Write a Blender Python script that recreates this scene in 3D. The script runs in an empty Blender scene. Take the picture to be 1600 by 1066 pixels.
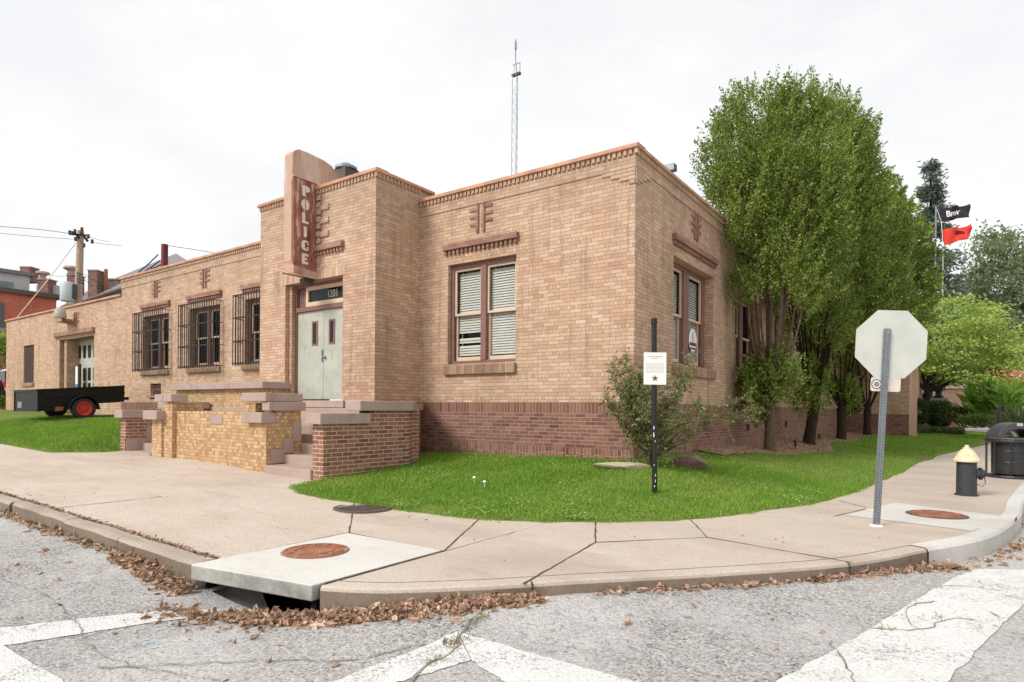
import bpy, bmesh, math, random
import numpy as np
from mathutils import Vector, Matrix
R = math.radians
random.seed(7); rng = np.random.default_rng(7)
sc = bpy.context.scene
COL = sc.collection
# ------------------------------------------------------------------ camera
F_PX, YAW, ROLL, EYE = 965.0, 35.4477, math.atan(0.0078), 1.45
cam = bpy.data.objects.new('camera', bpy.data.cameras.new('camera'))
COL.objects.link(cam)
fw = Vector((-math.sin(R(YAW)), math.cos(R(YAW)), 0)); rt = Vector((math.cos(R(YAW)), math.sin(R(YAW)), 0)); up = Vector((0, 0, 1))
cr, sr = math.cos(ROLL), math.sin(ROLL)
cx_ = rt*cr + up*sr; cy_ = up*cr - rt*sr; cz_ = -fw
CAMLOC = Vector((4.363, -9.660, EYE))
cam.matrix_world = Matrix(((cx_.x, cy_.x, cz_.x, CAMLOC.x), (cx_.y, cy_.y, cz_.y, CAMLOC.y), (cx_.z, cy_.z, cz_.z, CAMLOC.z), (0, 0, 0, 1)))
cam.data.sensor_width = 36; cam.data.lens = 36*F_PX/1600
cam.data.shift_y = 106.2/1600; cam.data.clip_start = 0.05; cam.data.clip_end = 3000
sc.camera = cam
# ------------------------------------------------------------------ light
SUN_EL, SUN_AZ = 40.0, 200.0        # azimuth: direction the light comes from, degrees clockwise from +Y
world = bpy.data.worlds.new('World'); sc.world = world; world.use_nodes = True
nt = world.node_tree; nt.nodes.clear()
out = nt.nodes.new('ShaderNodeOutputWorld'); bg = nt.nodes.new('ShaderNodeBackground'); bg.inputs['Strength'].default_value = 0.1
sky = nt.nodes.new('ShaderNodeTexSky'); sky.sky_type = 'NISHITA'; sky.sun_disc = False
sky.sun_elevation = R(SUN_EL); sky.sun_rotation = R(SUN_AZ); sky.dust_density = 3.0
tc = nt.nodes.new('ShaderNodeTexCoord'); mp = nt.nodes.new('ShaderNodeMapping'); mp.inputs['Scale'].default_value = (1.2, 1.2, 3.0)
n1 = nt.nodes.new('ShaderNodeTexNoise'); n1.inputs['Scale'].default_value = 2.2; n1.inputs['Detail'].default_value = 7; n1.inputs['Roughness'].default_value = .55
cr1 = nt.nodes.new('ShaderNodeValToRGB'); cr1.color_ramp.elements[0].position = .36; cr1.color_ramp.elements[1].position = .6
cr1.color_ramp.elements[0].color = (.875, .885, .90, 1); cr1.color_ramp.elements[1].color = (1.0, 1.0, 1.0, 1)
scl = nt.nodes.new('ShaderNodeVectorMath'); scl.operation = 'SCALE'; scl.inputs['Scale'].default_value = 5.8
mx = nt.nodes.new('ShaderNodeMix'); mx.data_type = 'RGBA'; mx.inputs[0].default_value = .96
for a, b in ((tc.outputs['Generated'], mp.inputs['Vector']), (mp.outputs['Vector'], n1.inputs['Vector']), (n1.outputs['Fac'], cr1.inputs['Fac']),
             (cr1.outputs['Color'], scl.inputs[0]), (sky.outputs['Color'], mx.inputs[6]), (scl.outputs['Vector'], mx.inputs[7]),
             (mx.outputs[2], bg.inputs['Color']), (bg.outputs['Background'], out.inputs['Surface'])):
    nt.links.new(a, b)
sun = bpy.data.objects.new('sun', bpy.data.lights.new('sun', 'SUN')); COL.objects.link(sun)
sun.data.energy = 1.5; sun.data.angle = R(18); sun.data.color = (1, .975, .945)
sd = Vector((math.sin(R(SUN_AZ))*math.cos(R(SUN_EL)), math.cos(R(SUN_AZ))*math.cos(R(SUN_EL)), math.sin(R(SUN_EL))))
sun.rotation_euler = sd.to_track_quat('Z', 'Y').to_euler()
vs = sc.view_settings; vs.view_transform = 'Standard'; vs.look = 'None'; vs.gamma = 1; vs.exposure = 0.88; vs.use_curve_mapping = False
sc.cycles.max_bounces = 8; sc.cycles.transparent_max_bounces = 8
# ------------------------------------------------------------------ node helpers
class NT:
    def __init__(s, name, rough=.85, spec=.3):
        s.m = bpy.data.materials.new(name); s.m.use_nodes = True; s.t = s.m.node_tree
        s.b = s.t.nodes['Principled BSDF']; s.b.inputs['Roughness'].default_value = rough; s.b.inputs['Specular IOR Level'].default_value = spec
    def n(s, ty, **k):
        x = s.t.nodes.new(ty)
        for a, v in k.items(): setattr(x, a, v)
        return x
    def l(s, a, b):
        if isinstance(a, (int, float)): b.default_value = a
        elif isinstance(a, (tuple, list)): b.default_value = tuple(a) + ((1,) if len(a) == 3 and len(b.default_value) == 4 else ())
        else: s.t.links.new(a, b)
    def M(s, op, a, b=0.0, c=0.0):
        x = s.n('ShaderNodeMath', operation=op); s.l(a, x.inputs[0]); s.l(b, x.inputs[1]); s.l(c, x.inputs[2]); return x.outputs[0]
    def mix(s, f, a, b, bt='MIX'):
        x = s.n('ShaderNodeMix', data_type='RGBA', blend_type=bt); s.l(f, x.inputs[0]); s.l(a, x.inputs[6]); s.l(b, x.inputs[7]); return x.outputs[2]
    def ramp(s, f, stops, interp='LINEAR'):
        x = s.n('ShaderNodeValToRGB'); e = x.color_ramp; e.interpolation = interp
        while len(e.elements) < len(stops): e.elements.new(.5)
        for i, (p, c) in enumerate(stops):
            e.elements[i].position = p
            e.elements[i].color = (c, c, c, 1) if isinstance(c, (int, float)) else (*c, 1)
        s.l(f, x.inputs[0]); return x.outputs[0]
    def pos(s): return s.n('ShaderNodeNewGeometry').outputs['Position']
    def obj(s): return s.n('ShaderNodeTexCoord').outputs['Object']
    def noise(s, sc_, det=4, ro=.55, vec=None, stretch=None):
        v = vec if vec is not None else s.pos()
        if stretch:
            q = s.n('ShaderNodeVectorMath', operation='MULTIPLY'); s.l(v, q.inputs[0]); q.inputs[1].default_value = stretch; v = q.outputs[0]
        x = s.n('ShaderNodeTexNoise'); x.inputs['Scale'].default_value = sc_; x.inputs['Detail'].default_value = det; x.inputs['Roughness'].default_value = ro
        s.l(v, x.inputs['Vector']); return x.outputs['Fac']
    def bump(s, h, st=.3, d=.01):
        x = s.n('ShaderNodeBump'); x.inputs['Strength'].default_value = st; x.inputs['Distance'].default_value = d; s.l(h, x.inputs['Height']); s.l(x.outputs[0], s.b.inputs['Normal'])
    def col(s, c): s.l(c, s.b.inputs['Base Color'])
def S(r, g, b):   # sRGB 0-255 -> linear
    f = lambda c: c/12.92 if c <= .04045 else ((c+.055)/1.055)**2.4
    return (f(r/255), f(g/255), f(b/255))
def plain(name, c, rough=.6, spec=.3, var=.12, sc_=6, metal=0, bump=0):
    m = NT(name, rough, spec)
    f = m.noise(sc_, 5)
    m.col(m.mix(m.ramp(f, [(.3, 0.0), (.7, 1.0)]), tuple(x*(1-var) for x in c), tuple(min(1, x*(1+var)) for x in c)))
    m.b.inputs['Metallic'].default_value = metal
    if bump: m.bump(m.noise(sc_*14, 4), bump, .004)
    return m.m
def brick(name, ramp, mortar, L=.225, H=.0677, hdr=6, v0=0.0, vert=False, joint=.0045, blot=None, stain=.25, off=.5, soot=None):
    m = NT(name, .88, .2)
    P = m.pos(); g = m.n('ShaderNodeNewGeometry')
    sp = m.n('ShaderNodeSeparateXYZ'); m.l(P, sp.inputs[0]); sn = m.n('ShaderNodeSeparateXYZ'); m.l(g.outputs['True Normal'], sn.inputs[0])
    u = m.M('SUBTRACT', m.M('MULTIPLY', sp.outputs[1], sn.outputs[0]), m.M('MULTIPLY', sp.outputs[0], sn.outputs[1]))
    v = m.M('SUBTRACT', sp.outputs[2], v0)
    if vert: u, v = v, u
    row = m.M('FLOOR', m.M('DIVIDE', v, H)); fv = m.M('SUBTRACT', m.M('DIVIDE', v, H), row)
    if hdr:
        ish = m.M('LESS_THAN', m.M('MODULO', m.M('ADD', row, 6000), hdr), .5)
        ln = m.M('SUBTRACT', L, m.M('MULTIPLY', ish, L*.66))
    else: ln = L
    w1 = m.n('ShaderNodeTexWhiteNoise', noise_dimensions='1D'); m.l(row, w1.inputs['W'])
    uu = m.M('ADD', m.M('DIVIDE', u, ln), m.M('ADD', m.M('MULTIPLY', m.M('MODULO', m.M('ADD', row, 6000), 2), off), m.M('MULTIPLY', w1.outputs['Value'], .2)))
    cl = m.M('FLOOR', uu); fu = m.M('SUBTRACT', uu, cl)
    du = m.M('MULTIPLY', m.M('MINIMUM', fu, m.M('SUBTRACT', 1, fu)), ln); dv = m.M('MULTIPLY', m.M('MINIMUM', fv, m.M('SUBTRACT', 1, fv)), H)
    rag = m.M('MULTIPLY', m.M('SUBTRACT', m.noise(45, 2), .5), .006)
    d = m.M('ADD', m.M('MINIMUM', du, dv), rag)
    br = m.n('ShaderNodeMapRange', interpolation_type='SMOOTHSTEP'); m.l(d, br.inputs[0]); br.inputs[1].default_value = joint-.0025; br.inputs[2].default_value = joint+.0025
    cv = m.n('ShaderNodeCombineXYZ'); m.l(cl, cv.inputs[0]); m.l(row, cv.inputs[1])
    w2 = m.n('ShaderNodeTexWhiteNoise', noise_dimensions='3D'); m.l(cv.outputs[0], w2.inputs['Vector'])
    big = m.noise(.7, 4)
    f = m.M('ADD', m.M('MULTIPLY', w2.outputs['Value'], .66), m.M('MULTIPLY', m.M('SUBTRACT', big, .32), .75))
    c = m.ramp(f, ramp)
    fine = m.noise(60, 3)
    c = m.mix(.25, c, m.ramp(fine, [(.3, (.35, .33, .31)), (.7, (1, 1, 1))]), 'MULTIPLY')
    if blot is not None:
        c = m.mix(m.ramp(m.noise(1.7, 5), [(.55, 0.0), (.72, .55)]), c, blot)
    mt = m.mix(m.noise(3, 3), mortar, tuple(x*.75 for x in mortar))
    c = m.mix(br.outputs[0], mt, c)
    st = m.noise(.9, 6, .6, stretch=(1, 1, .22))
    c = m.mix(m.ramp(st, [(.5, 0.0), (.68, stain)]), c, (.12, .09, .07))
    sk = m.noise(6, 5, .6, stretch=(1, 1, .07)); c = m.mix(m.ramp(m.M('MULTIPLY', sk, m.M('ADD', m.noise(.8, 3), .5)), [(.56, 0.0), (.70, stain*1.3)]), c, (.17, .13, .10))
    if soot:   # (z0,z1) rain-soot band under the coping
        zz = m.M('ADD', sp.outputs[2], m.M('MULTIPLY', m.noise(2.2, 4, stretch=(1, 1, .3)), .9))
        c = m.mix(m.ramp(m.M('DIVIDE', m.M('SUBTRACT', zz, soot[0]), soot[1]-soot[0]), [(0, 0.0), (1, .4)]), c, (.27, .21, .16))
    m.col(c)
    m.bump(m.M('ADD', br.outputs[0], m.M('MULTIPLY', fine, .35)), .55, .006)
    return m.m
# ------------------------------------------------------------------ materials
TAN = [(.0, S(182, 144, 119)), (.2, S(197, 161, 134)), (.5, S(208, 174, 147)), (.75, S(214, 184, 158)), (.93, S(224, 200, 177)), (1.0, S(234, 218, 204))]
MAT = {}
MAT['tan'] = brick('tan_brick', TAN, S(158, 128, 108), soot=(5.2, 6.9), stain=.26, joint=.0036)
MAT['tanplain'] = brick('tan_brick_headers', TAN, S(158, 128, 108), L=.1, H=.21, hdr=0, off=0)
MAT['sill'] = brick('sill_brick', [(0, S(140, 112, 92)), (.5, S(170, 138, 114)), (1, S(198, 168, 142))], S(140, 114, 96), L=.0677, H=.3, hdr=0, off=0)
PLUM = [(0, S(96, 62, 54)), (.25, S(130, 90, 78)), (.65, S(147, 107, 92)), (1, S(166, 130, 112))]
MAT['plum'] = brick('plum_brick', PLUM, S(194, 166, 150), hdr=0, L=.22, v0=.767, joint=.004)
MAT['plumsold'] = brick('plum_soldier', PLUM, S(190, 162, 146), hdr=0, L=.34, H=.073, vert=True, joint=.004, off=0)
MAT['trimbrick'] = brick('trim_brick', [(0, S(142, 104, 92)), (.5, S(166, 128, 112)), (1, S(184, 148, 130))], S(148, 118, 104), L=.22, H=.067, hdr=0, joint=.002)
MAT['red'] = brick('red_brick', [(0, S(116, 80, 68)), (.3, S(146, 102, 86)), (.6, S(162, 117, 99)), (.85, S(172, 136, 116)), (1, S(190, 166, 146))], S(214, 190, 168), hdr=0, L=.215, joint=.0065, stain=.1)
MAT['yellow'] = brick('sandblasted_yellow_brick', [(0, S(160, 124, 92)), (.3, S(194, 158, 118)), (.6, S(210, 177, 134)), (1, S(230, 204, 166))], S(174, 142, 108), L=.075, H=.062, hdr=0, joint=.0045, stain=.14, blot=S(190, 142, 104))
MAT['housebrick'] = brick('painted_red_brick', [(0, S(200, 106, 88)), (.5, S(216, 124, 104)), (1, S(224, 144, 122))], S(206, 138, 120), hdr=0)
MAT['chim'] = brick('chimney_brick', [(0, S(96, 70, 64)), (.5, S(138, 104, 94)), (1, S(170, 138, 124))], S(160, 138, 126), hdr=0)
MAT['wallbrick'] = brick('far_wall_brick', [(0, S(128, 100, 84)), (1, S(168, 136, 114))], S(150, 128, 110), hdr=0)
MAT['terra'] = plain('terracotta_coping', S(192, 146, 118), .6, .3, .25, 3, bump=.2)
def stone(name, a, b, c):
    m = NT(name, .9, .2); f = m.noise(1.6, 6, .6)
    k = m.mix(m.ramp(f, [(.3, 0.0), (.7, 1.0)]), a, b)
    k = m.mix(m.ramp(m.noise(5, 5, .6, stretch=(1, 1, .4)), [(.55, 0.0), (.8, .5)]), k, c)
    k = m.mix(.3, k, m.ramp(m.noise(90, 3), [(.3, (.6, .6, .6)), (.7, (1, 1, 1))]), 'MULTIPLY')
    m.col(k); m.bump(m.noise(70, 4), .3, .004); return m.m
MAT['cap'] = stone('mauve_sandstone', S(172, 150, 140), S(186, 166, 156), S(140, 118, 108))
MAT['step'] = stone('step_stone', S(188, 166, 152), S(172, 150, 140), S(140, 120, 110))
MAT['plumpaint'] = plain('plum_paint', S(134, 98, 92), .55, .35, .1, 4)
MAT['cream'] = plain('cream_paint', S(214, 190, 158), .5, .35, .08, 5)
MAT['black'] = plain('black_iron', S(36, 31, 30), .5, .4, .2, 8)
MAT['blind'] = plain('blind_slats', S(236, 234, 222), .5, .3, .05, 5)
MAT['white'] = plain('white_paint', S(240, 238, 234), .5, .35, .03, 5)
MAT['faded'] = plain('faded_white', S(226, 216, 206), .7, .2, .12, 14)
MAT['roof'] = plain('roof_membrane', S(120, 116, 112), .9, .1, .2, 1)
MAT['dark'] = plain('dark_interior', S(26, 24, 24), .9, .1, .2, 1)
MAT['galv'] = plain('galvanised_steel', S(140, 146, 150), .45, .5, .15, 20, metal=.5)
MAT['signback'] = plain('sign_back', S(204, 205, 197), .42, .4, .07, 5)
def mk(name):
    m = NT(name, .12, .5); return m
g_ = NT('window_glass', .04, .8); g_.col((.02, .024, .026)); g_.b.inputs['Alpha'].default_value = .12; MAT['glass'] = g_.m
g_ = NT('dark_glass', .12, .25); g_.col((.012, .014, .016)); MAT['dglass'] = g_.m
def doorpaint():
    m = NT('sage_door_paint', .5, .35); k = m.mix(m.ramp(m.noise(2.5, 5), [(.35, 0.0), (.7, 1.0)]), S(174, 174, 160), S(190, 191, 178))
    k = m.mix(m.ramp(m.noise(9, 4, .7, stretch=(1, 1, .5)), [(.58, 0.0), (.68, .6)]), k, S(136, 132, 116)); m.col(k); return m.m
MAT['door'] = doorpaint()
def rust(name, a, b, c, sc_=2.0):
    m = NT(name, .75, .3); f = m.noise(sc_, 7, .65, stretch=(1.2, 1.2, .25))
    k = m.ramp(f, [(.34, a), (.46, b), (.53, b), (.62, c)])
    k = m.mix(m.ramp(m.noise(14, 5, .7, stretch=(1, 1, .3)), [(.5, 0.0), (.75, .5)]), k, tuple(x*.6 for x in a)); m.col(k); m.bump(m.noise(40, 3), .2, .003); return m.m
MAT['signred'] = rust('rusted_red_panel', S(112, 62, 52), S(150, 100, 86), S(214, 176, 154), 6.0)
MAT['signtan'] = rust('weathered_tan_metal', S(170, 126, 108), S(196, 162, 142), S(208, 182, 164), 1.6)
MAT['rustiron'] = rust('rusty_iron', S(120, 74, 56), S(150, 98, 74), S(168, 120, 96), 6)
MAT['iron'] = plain('dark_cast_iron', S(96, 84, 76), .7, .4, .25, 12, bump=.3)
MAT['wood'] = plain('pole_wood', S(180, 158, 138), .9, .1, .25, 9)
MAT['wire'] = plain('wire', S(80, 74, 76), .6, .3, .1, 3)
MAT['maroon'] = plain('maroon_steel', S(112, 48, 52), .6, .3, .15, 6)
MAT['trailer'] = plain('trailer_black', S(24, 23, 23), .5, .3, .35, 5, bump=.1)
MAT['rubber'] = plain('tyre_rubber', S(62, 60, 60), .85, .2, .15, 20)
MAT['redpaint'] = plain('red_wheel_paint', S(196, 44, 46), .4, .5, .15, 9)
MAT['rock'] = stone('brown_rock', S(122, 102, 88), S(172, 150, 132), S(58, 48, 43))
MAT['palerock'] = stone('pale_stone', S(196, 174, 152), S(206, 188, 168), S(150, 128, 110))
MAT['hydblack'] = plain('hydrant_black', S(58, 58, 60), .5, .4, .15, 14, bump=.2)
MAT['hydcream'] = plain('hydrant_cream', S(222, 207, 168), .5, .4, .1, 10)
MAT['binblack'] = plain('bin_black', S(46, 45, 46), .4, .5, .3, 10)
MAT['bark'] = plain('grey_bark', S(104, 88, 76), .9, .1, .35, 10, bump=.6)
MAT['darkbark'] = plain('dark_bark', S(62, 49, 42), .9, .1, .35, 10, bump=.6)
MAT['slate'] = plain('slate_roof', S(128, 124, 126), .8, .2, .15, 8)
MAT['siding'] = plain('grey_siding', S(190, 186, 190), .7, .2, .06, 3)
def leafmat(name, a, b, c=None, tr=.35):
    m = NT(name, .5, .35); g = m.n('ShaderNodeNewGeometry'); f = m.M('ADD', m.M('MULTIPLY', g.outputs['Random Per Island'], .6), m.M('MULTIPLY', m.noise(1.1, 3), .5))
    k = m.ramp(f, [(.2, a), (.75, b), (1.0, c or b)]); m.col(k)
    t = m.n('ShaderNodeBsdfTranslucent'); m.l(m.mix(.5, k, (.35, .5, .05)), t.inputs['Color']); x = m.n('ShaderNodeMixShader'); x.inputs[0].default_value = tr
    o = m.t.nodes['Material Output']; m.l(m.b.outputs[0], x.inputs[1]); m.l(t.outputs[0], x.inputs[2]); m.l(x.outputs[0], o.inputs['Surface']); return m.m
MAT['hornleaf'] = leafmat('hornbeam_leaf', (.065, .105, .018), (.28, .36, .065), (.64, .69, .25), .25)
MAT['shrubleaf'] = leafmat('shrub_leaf', (.10, .12, .04), (.27, .27, .12), (.52, .48, .28))
MAT['mapleleaf'] = leafmat('lime_leaf', (.26, .37, .07), (.46, .57, .14), (.62, .68, .26))
MAT['coniferleaf'] = leafmat('spruce_leaf', (.07, .10, .085), (.14, .17, .14), None, .15)
MAT['fartree'] = leafmat('far_tree_leaf', (.16, .19, .12), (.26, .30, .19), (.36, .40, .27))
MAT['hedgeleaf'] = leafmat('hedge_leaf', (.018, .035, .012), (.04, .07, .02), (.06, .1, .03), .2)
MAT['cannaleaf'] = leafmat('canna_leaf', (.06, .15, .02), (.14, .28, .04), (.22, .38, .08))
MAT['grass'] = leafmat('grass_blade', (.11, .25, .025), (.24, .41, .045), (.42, .56, .12), .3)
def drygrass():
    m = NT('dry', .5, .3); m.m = MAT['grass']; m.t = m.m.node_tree; m.b = m.t.nodes['Principled BSDF']; old = m.b.inputs['Base Color'].links[0].from_socket
    k = m.mix(m.ramp(m.noise(.8, 5, .65), [(.46, 0.0), (.68, .5)]), old, (.42, .50, .11)); k = m.mix(m.ramp(m.noise(2.3, 5, .7), [(.60, 0.0), (.72, .7)]), k, (.50, .44, .20)); m.col(k)
drygrass()
MAT['cover'] = leafmat('cover_leaf', (.05, .08, .03), (.11, .15, .06), None, .2)
MAT['flower'] = leafmat('flower_petal', S(220, 120, 100), S(236, 150, 130), S(240, 170, 120), .3)
MAT['litter'] = leafmat('dry_leaf', S(124, 92, 76), S(194, 158, 134), S(236, 212, 192), .12)
MAT['clover'] = leafmat('clover_leaf', (.16, .30, .05), (.30, .45, .10), (.46, .56, .18), .25)
MAT['straw'] = leafmat('straw_weed', S(120, 104, 62), S(168, 152, 98), S(150, 152, 84), .2)
def soil(name, a, b):
    m = NT(name, 1, .05); m.col(m.mix(m.ramp(m.noise(8, 6, .7), [(.3, 0.0), (.7, 1.0)]), a, b)); m.bump(m.noise(50, 5), .6, .01); return m.m
MAT['turf'] = soil('turf_soil', (.09, .15, .025), (.20, .24, .07))
MAT['mulch'] = soil('mulch_soil', S(128, 104, 84), S(176, 148, 124))
MAT['far'] = soil('far_ground', (.06, .10, .03), (.10, .14, .05))
def asphalt():
    m = NT('old_asphalt', .92, .2)
    vo = m.n('ShaderNodeTexVoronoi'); vo.inputs['Scale'].default_value = 70; m.l(m.pos(), vo.inputs['Vector'])
    v2 = m.n('ShaderNodeTexVoronoi'); v2.inputs['Scale'].default_value = 170; m.l(m.pos(), v2.inputs['Vector'])
    sp = m.n('ShaderNodeSeparateColor'); m.l(vo.outputs['Color'], sp.inputs[0]); s2 = m.n('ShaderNodeSeparateColor'); m.l(v2.outputs['Color'], s2.inputs[0])
    k = m.ramp(m.M('ADD', m.M('MULTIPLY', sp.outputs[0], .6), m.M('MULTIPLY', s2.outputs[1], .4)), [(.06, S(122, 118, 116)), (.24, S(168, 164, 161)), (.6, S(184, 181, 177)), (1, S(208, 204, 199))])
    zone = m.noise(.62, 4, .55)
    k = m.mix(m.ramp(zone, [(.40, 0.0), (.54, .95)]), k, m.ramp(sp.outputs[1], [(0, S(82, 79, 78)), (.25, S(140, 136, 133)), (.7, S(168, 164, 160)), (1, S(196, 191, 186))]))
    k = m.mix(m.ramp(m.noise(2.2, 6, .7), [(.58, 0.0), (.72, .55)]), k, S(104, 100, 98))
    k = m.mix(m.ramp(m.noise(9, 6, .8), [(.57, 0.0), (.66, .65)]), k, S(80, 76, 74))
    k = m.mix(m.ramp(m.noise(.3, 3, .5), [(.48, 0.0), (.66, .4)]), k, S(200, 196, 191))
    m.col(k); m.bump(m.M('ADD', m.M('MULTIPLY', vo.outputs['Distance'], -.7), m.noise(22, 4)), .45, .010); return m.m
MAT['asphalt'] = asphalt()
def paint_white():
    m = NT('worn_road_paint', .85, .15)
    vo = m.n('ShaderNodeTexVoronoi'); vo.inputs['Scale'].default_value = 70; m.l(m.pos(), vo.inputs['Vector']); sp = m.n('ShaderNodeSeparateColor'); m.l(vo.outputs['Color'], sp.inputs[0])
    wear = m.M('ADD', m.M('ADD', m.M('MULTIPLY', m.noise(24, 6, .8), .45), m.M('MULTIPLY', m.noise(2.4, 5, .65), .45)), m.M('MULTIPLY', sp.outputs[0], .16))
    k = m.mix(m.noise(4, 5), S(232, 230, 226), S(206, 203, 199))
    k = m.mix(.35, k, m.ramp(sp.outputs[1], [(0, (.6, .6, .6)), (.5, (1, 1, 1))]), 'MULTIPLY')
    k = m.mix(m.ramp(wear, [(.58, 0.0), (.64, .85)]), k, S(146, 142, 138)); m.col(k)
    m.bump(m.M('MULTIPLY', vo.outputs['Distance'], -1), .6, .01); return m.m
MAT['paint'] = paint_white()
def concrete(name, a, b, stain, sc_=1.0, agg=.25):
    m = NT(name, .9, .2)
    k = m.mix(m.ramp(m.noise(.8*sc_, 6, .6), [(.3, 0.0), (.7, 1.0)]), a, b)
    k = m.mix(m.ramp(m.noise(2.2*sc_, 6, .7, stretch=(.5, 1.4, 1)), [(.52, 0.0), (.75, .5)]), k, stain)
    vo = m.n('ShaderNodeTexVoronoi'); vo.inputs['Scale'].default_value = 110; m.l(m.pos(), vo.inputs['Vector'])
    sp = m.n('ShaderNodeSeparateColor'); m.l(vo.outputs['Color'], sp.inputs[0])
    k = m.mix(agg, k, m.ramp(sp.outputs[0], [(0, (.45, .42, .4)), (.5, (.9, .9, .9)), (1, (1, 1, 1))]), 'MULTIPLY')
    k = m.mix(m.ramp(m.noise(26, 4, .7), [(.62, 0.0), (.75, .4)]), k, tuple(x*.6 for x in stain))
    k = m.mix(m.ramp(m.noise(.45, 6, .65, stretch=(.6, 1.6, 1)), [(.5, 0.0), (.68, .45)]), k, tuple(x*.82 for x in stain))
    m.col(k); m.bump(m.M('ADD', m.noise(60, 4), m.M('MULTIPLY', vo.outputs['Distance'], .6)), .3, .005); return m.m
MAT['walkold'] = concrete('weathered_pavement', S(200, 183, 167), S(212, 198, 183), S(174, 152, 134), 1, .6)
MAT['walk'] = concrete('pavement_concrete', S(195, 179, 164), S(204, 190, 175), S(172, 152, 136), 1.4, .4)
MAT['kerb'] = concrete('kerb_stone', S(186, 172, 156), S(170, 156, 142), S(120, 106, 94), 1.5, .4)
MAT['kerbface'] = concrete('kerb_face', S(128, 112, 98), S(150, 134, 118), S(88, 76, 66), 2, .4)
MAT['newconc'] = concrete('new_concrete', S(206, 202, 194), S(216, 213, 206), S(180, 174, 164), 1.5, .2)
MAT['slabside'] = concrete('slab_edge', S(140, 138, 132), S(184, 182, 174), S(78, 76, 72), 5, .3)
MAT['joint'] = soil('joint_dirt', S(70, 56, 46), S(110, 92, 76))
MAT['crack'] = soil('crack_dirt', S(112, 105, 99), S(158, 151, 145))
m_ = NT('blue_chalk', .9, .1); m_.col(S(182, 200, 212)); m_.l(m_.ramp(m_.noise(20, 5, .7), [(.48, 0.0), (.62, .75)]), m_.b.inputs['Alpha']); MAT['chalk'] = m_.m
# ------------------------------------------------------------------ mesh builder
ORG = {}
class MB:
    def __init__(s): s.v = []; s.f = []; s.m = []
    def add(s, vs_, fs, mi=0):
        o = len(s.v); s.v += [tuple(p) for p in vs_]
        for f in fs: s.f.append(tuple(i+o for i in f)); s.m.append(mi)
    def box(s, x0, x1, y0, y1, z0, z1, mi=0, jit=0):
        x0, x1 = min(x0, x1), max(x0, x1); y0, y1 = min(y0, y1), max(y0, y1); z0, z1 = min(z0, z1), max(z0, z1)
        s.add([(x, y, z) for z in (z0, z1) for y in (y0, y1) for x in (x0, x1)], [(0, 2, 3, 1), (4, 5, 7, 6), (0, 1, 5, 4), (2, 6, 7, 3), (0, 4, 6, 2), (1, 3, 7, 5)], mi)
    def quad(s, a, b, c, d, mi=0): s.add([a, b, c, d], [(0, 1, 2, 3)], mi)
    def prism(s, poly, z0, z1, mi=0, fn=None):
        n = len(poly); P = [(p[0], p[1], z0) for p in poly] + [(p[0], p[1], z1) for p in poly]
        if fn: P = [fn(*p) for p in P]
        s.add(P, [tuple(range(n-1, -1, -1)), tuple(range(n, 2*n))] + [(i, (i+1) % n, n+(i+1) % n, n+i) for i in range(n)], mi)
    def tube(s, pts, rad, n=8, mi=0, cap=True):
        pts = [Vector(p) for p in pts]; k = len(pts)
        if isinstance(rad, (int, float)): rad = [rad]*k
        V = []; side = None
        for i, p in enumerate(pts):
            t = (pts[min(i+1, k-1)] - pts[max(i-1, 0)]); t = t.normalized() if t.length > 1e-9 else Vector((0, 0, 1))
            if side is None: side = t.cross(Vector((0, 0, 1)) if abs(t.z) < .9 else Vector((1, 0, 0))).normalized()
            side = (side - t*side.dot(t)).normalized(); b = t.cross(side)
            for j in range(n):
                a = 2*math.pi*j/n; V.append(p + side*(math.cos(a)*rad[i]) + b*(math.sin(a)*rad[i]))
        Fs = [(i*n+j, i*n+(j+1) % n, (i+1)*n+(j+1) % n, (i+1)*n+j) for i in range(k-1) for j in range(n)]
        if cap: Fs += [tuple(range(n-1, -1, -1)), tuple(range((k-1)*n, k*n))]
        s.add(V, Fs, mi)
    def lathe(s, prof, c=(0, 0, 0), n=24, mi=0):
        V = [(c[0]+r*math.cos(2*math.pi*j/n), c[1]+r*math.sin(2*math.pi*j/n), c[2]+z) for r, z in prof for j in range(n)]
        k = len(prof); Fs = [(i*n+j, i*n+(j+1) % n, (i+1)*n+(j+1) % n, (i+1)*n+j) for i in range(k-1) for j in range(n)]
        Fs += [tuple(range(n-1, -1, -1)), tuple(range((k-1)*n, k*n))]; s.add(V, Fs, mi)
    def xf(s, fn): s.v = [tuple(fn(*p)) for p in s.v]; return s
    def build(s, name, mats, parent=None, org=None, smooth=False, bevel=0, recalc=True, wob=0):
        me = bpy.data.meshes.new(name)
        o0 = Vector(org) if org is not None else (ORG[parent.name] if parent is not None else Vector((0, 0, 0)))
        me.from_pydata([(x-o0.x, y-o0.y, z-o0.z) for x, y, z in s.v], [], s.f)
        if not isinstance(mats, (list, tuple)): mats = [mats]
        for m in mats: me.materials.append(MAT[m] if isinstance(m, str) else m)
        me.polygons.foreach_set('material_index', s.m)
        if recalc:
            b = bmesh.new(); b.from_mesh(me); bmesh.ops.recalc_face_normals(b, faces=b.faces); b.to_mesh(me); b.free()
        if smooth: me.polygons.foreach_set('use_smooth', [True]*len(me.polygons))
        o = bpy.data.objects.new(name, me); COL.objects.link(o); ORG[o.name] = o0
        if parent is not None: o.parent = parent; o.location = o0 - ORG[parent.name]
        else: o.location = o0
        if bevel:
            md = o.modifiers.new('bevel', 'BEVEL'); md.width = bevel; md.segments = 2; md.limit_method = 'ANGLE'
        if smooth:
            try: md = o.modifiers.new('es', 'EDGE_SPLIT'); md.split_angle = R(40)
            except Exception: pass
        return o
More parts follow.
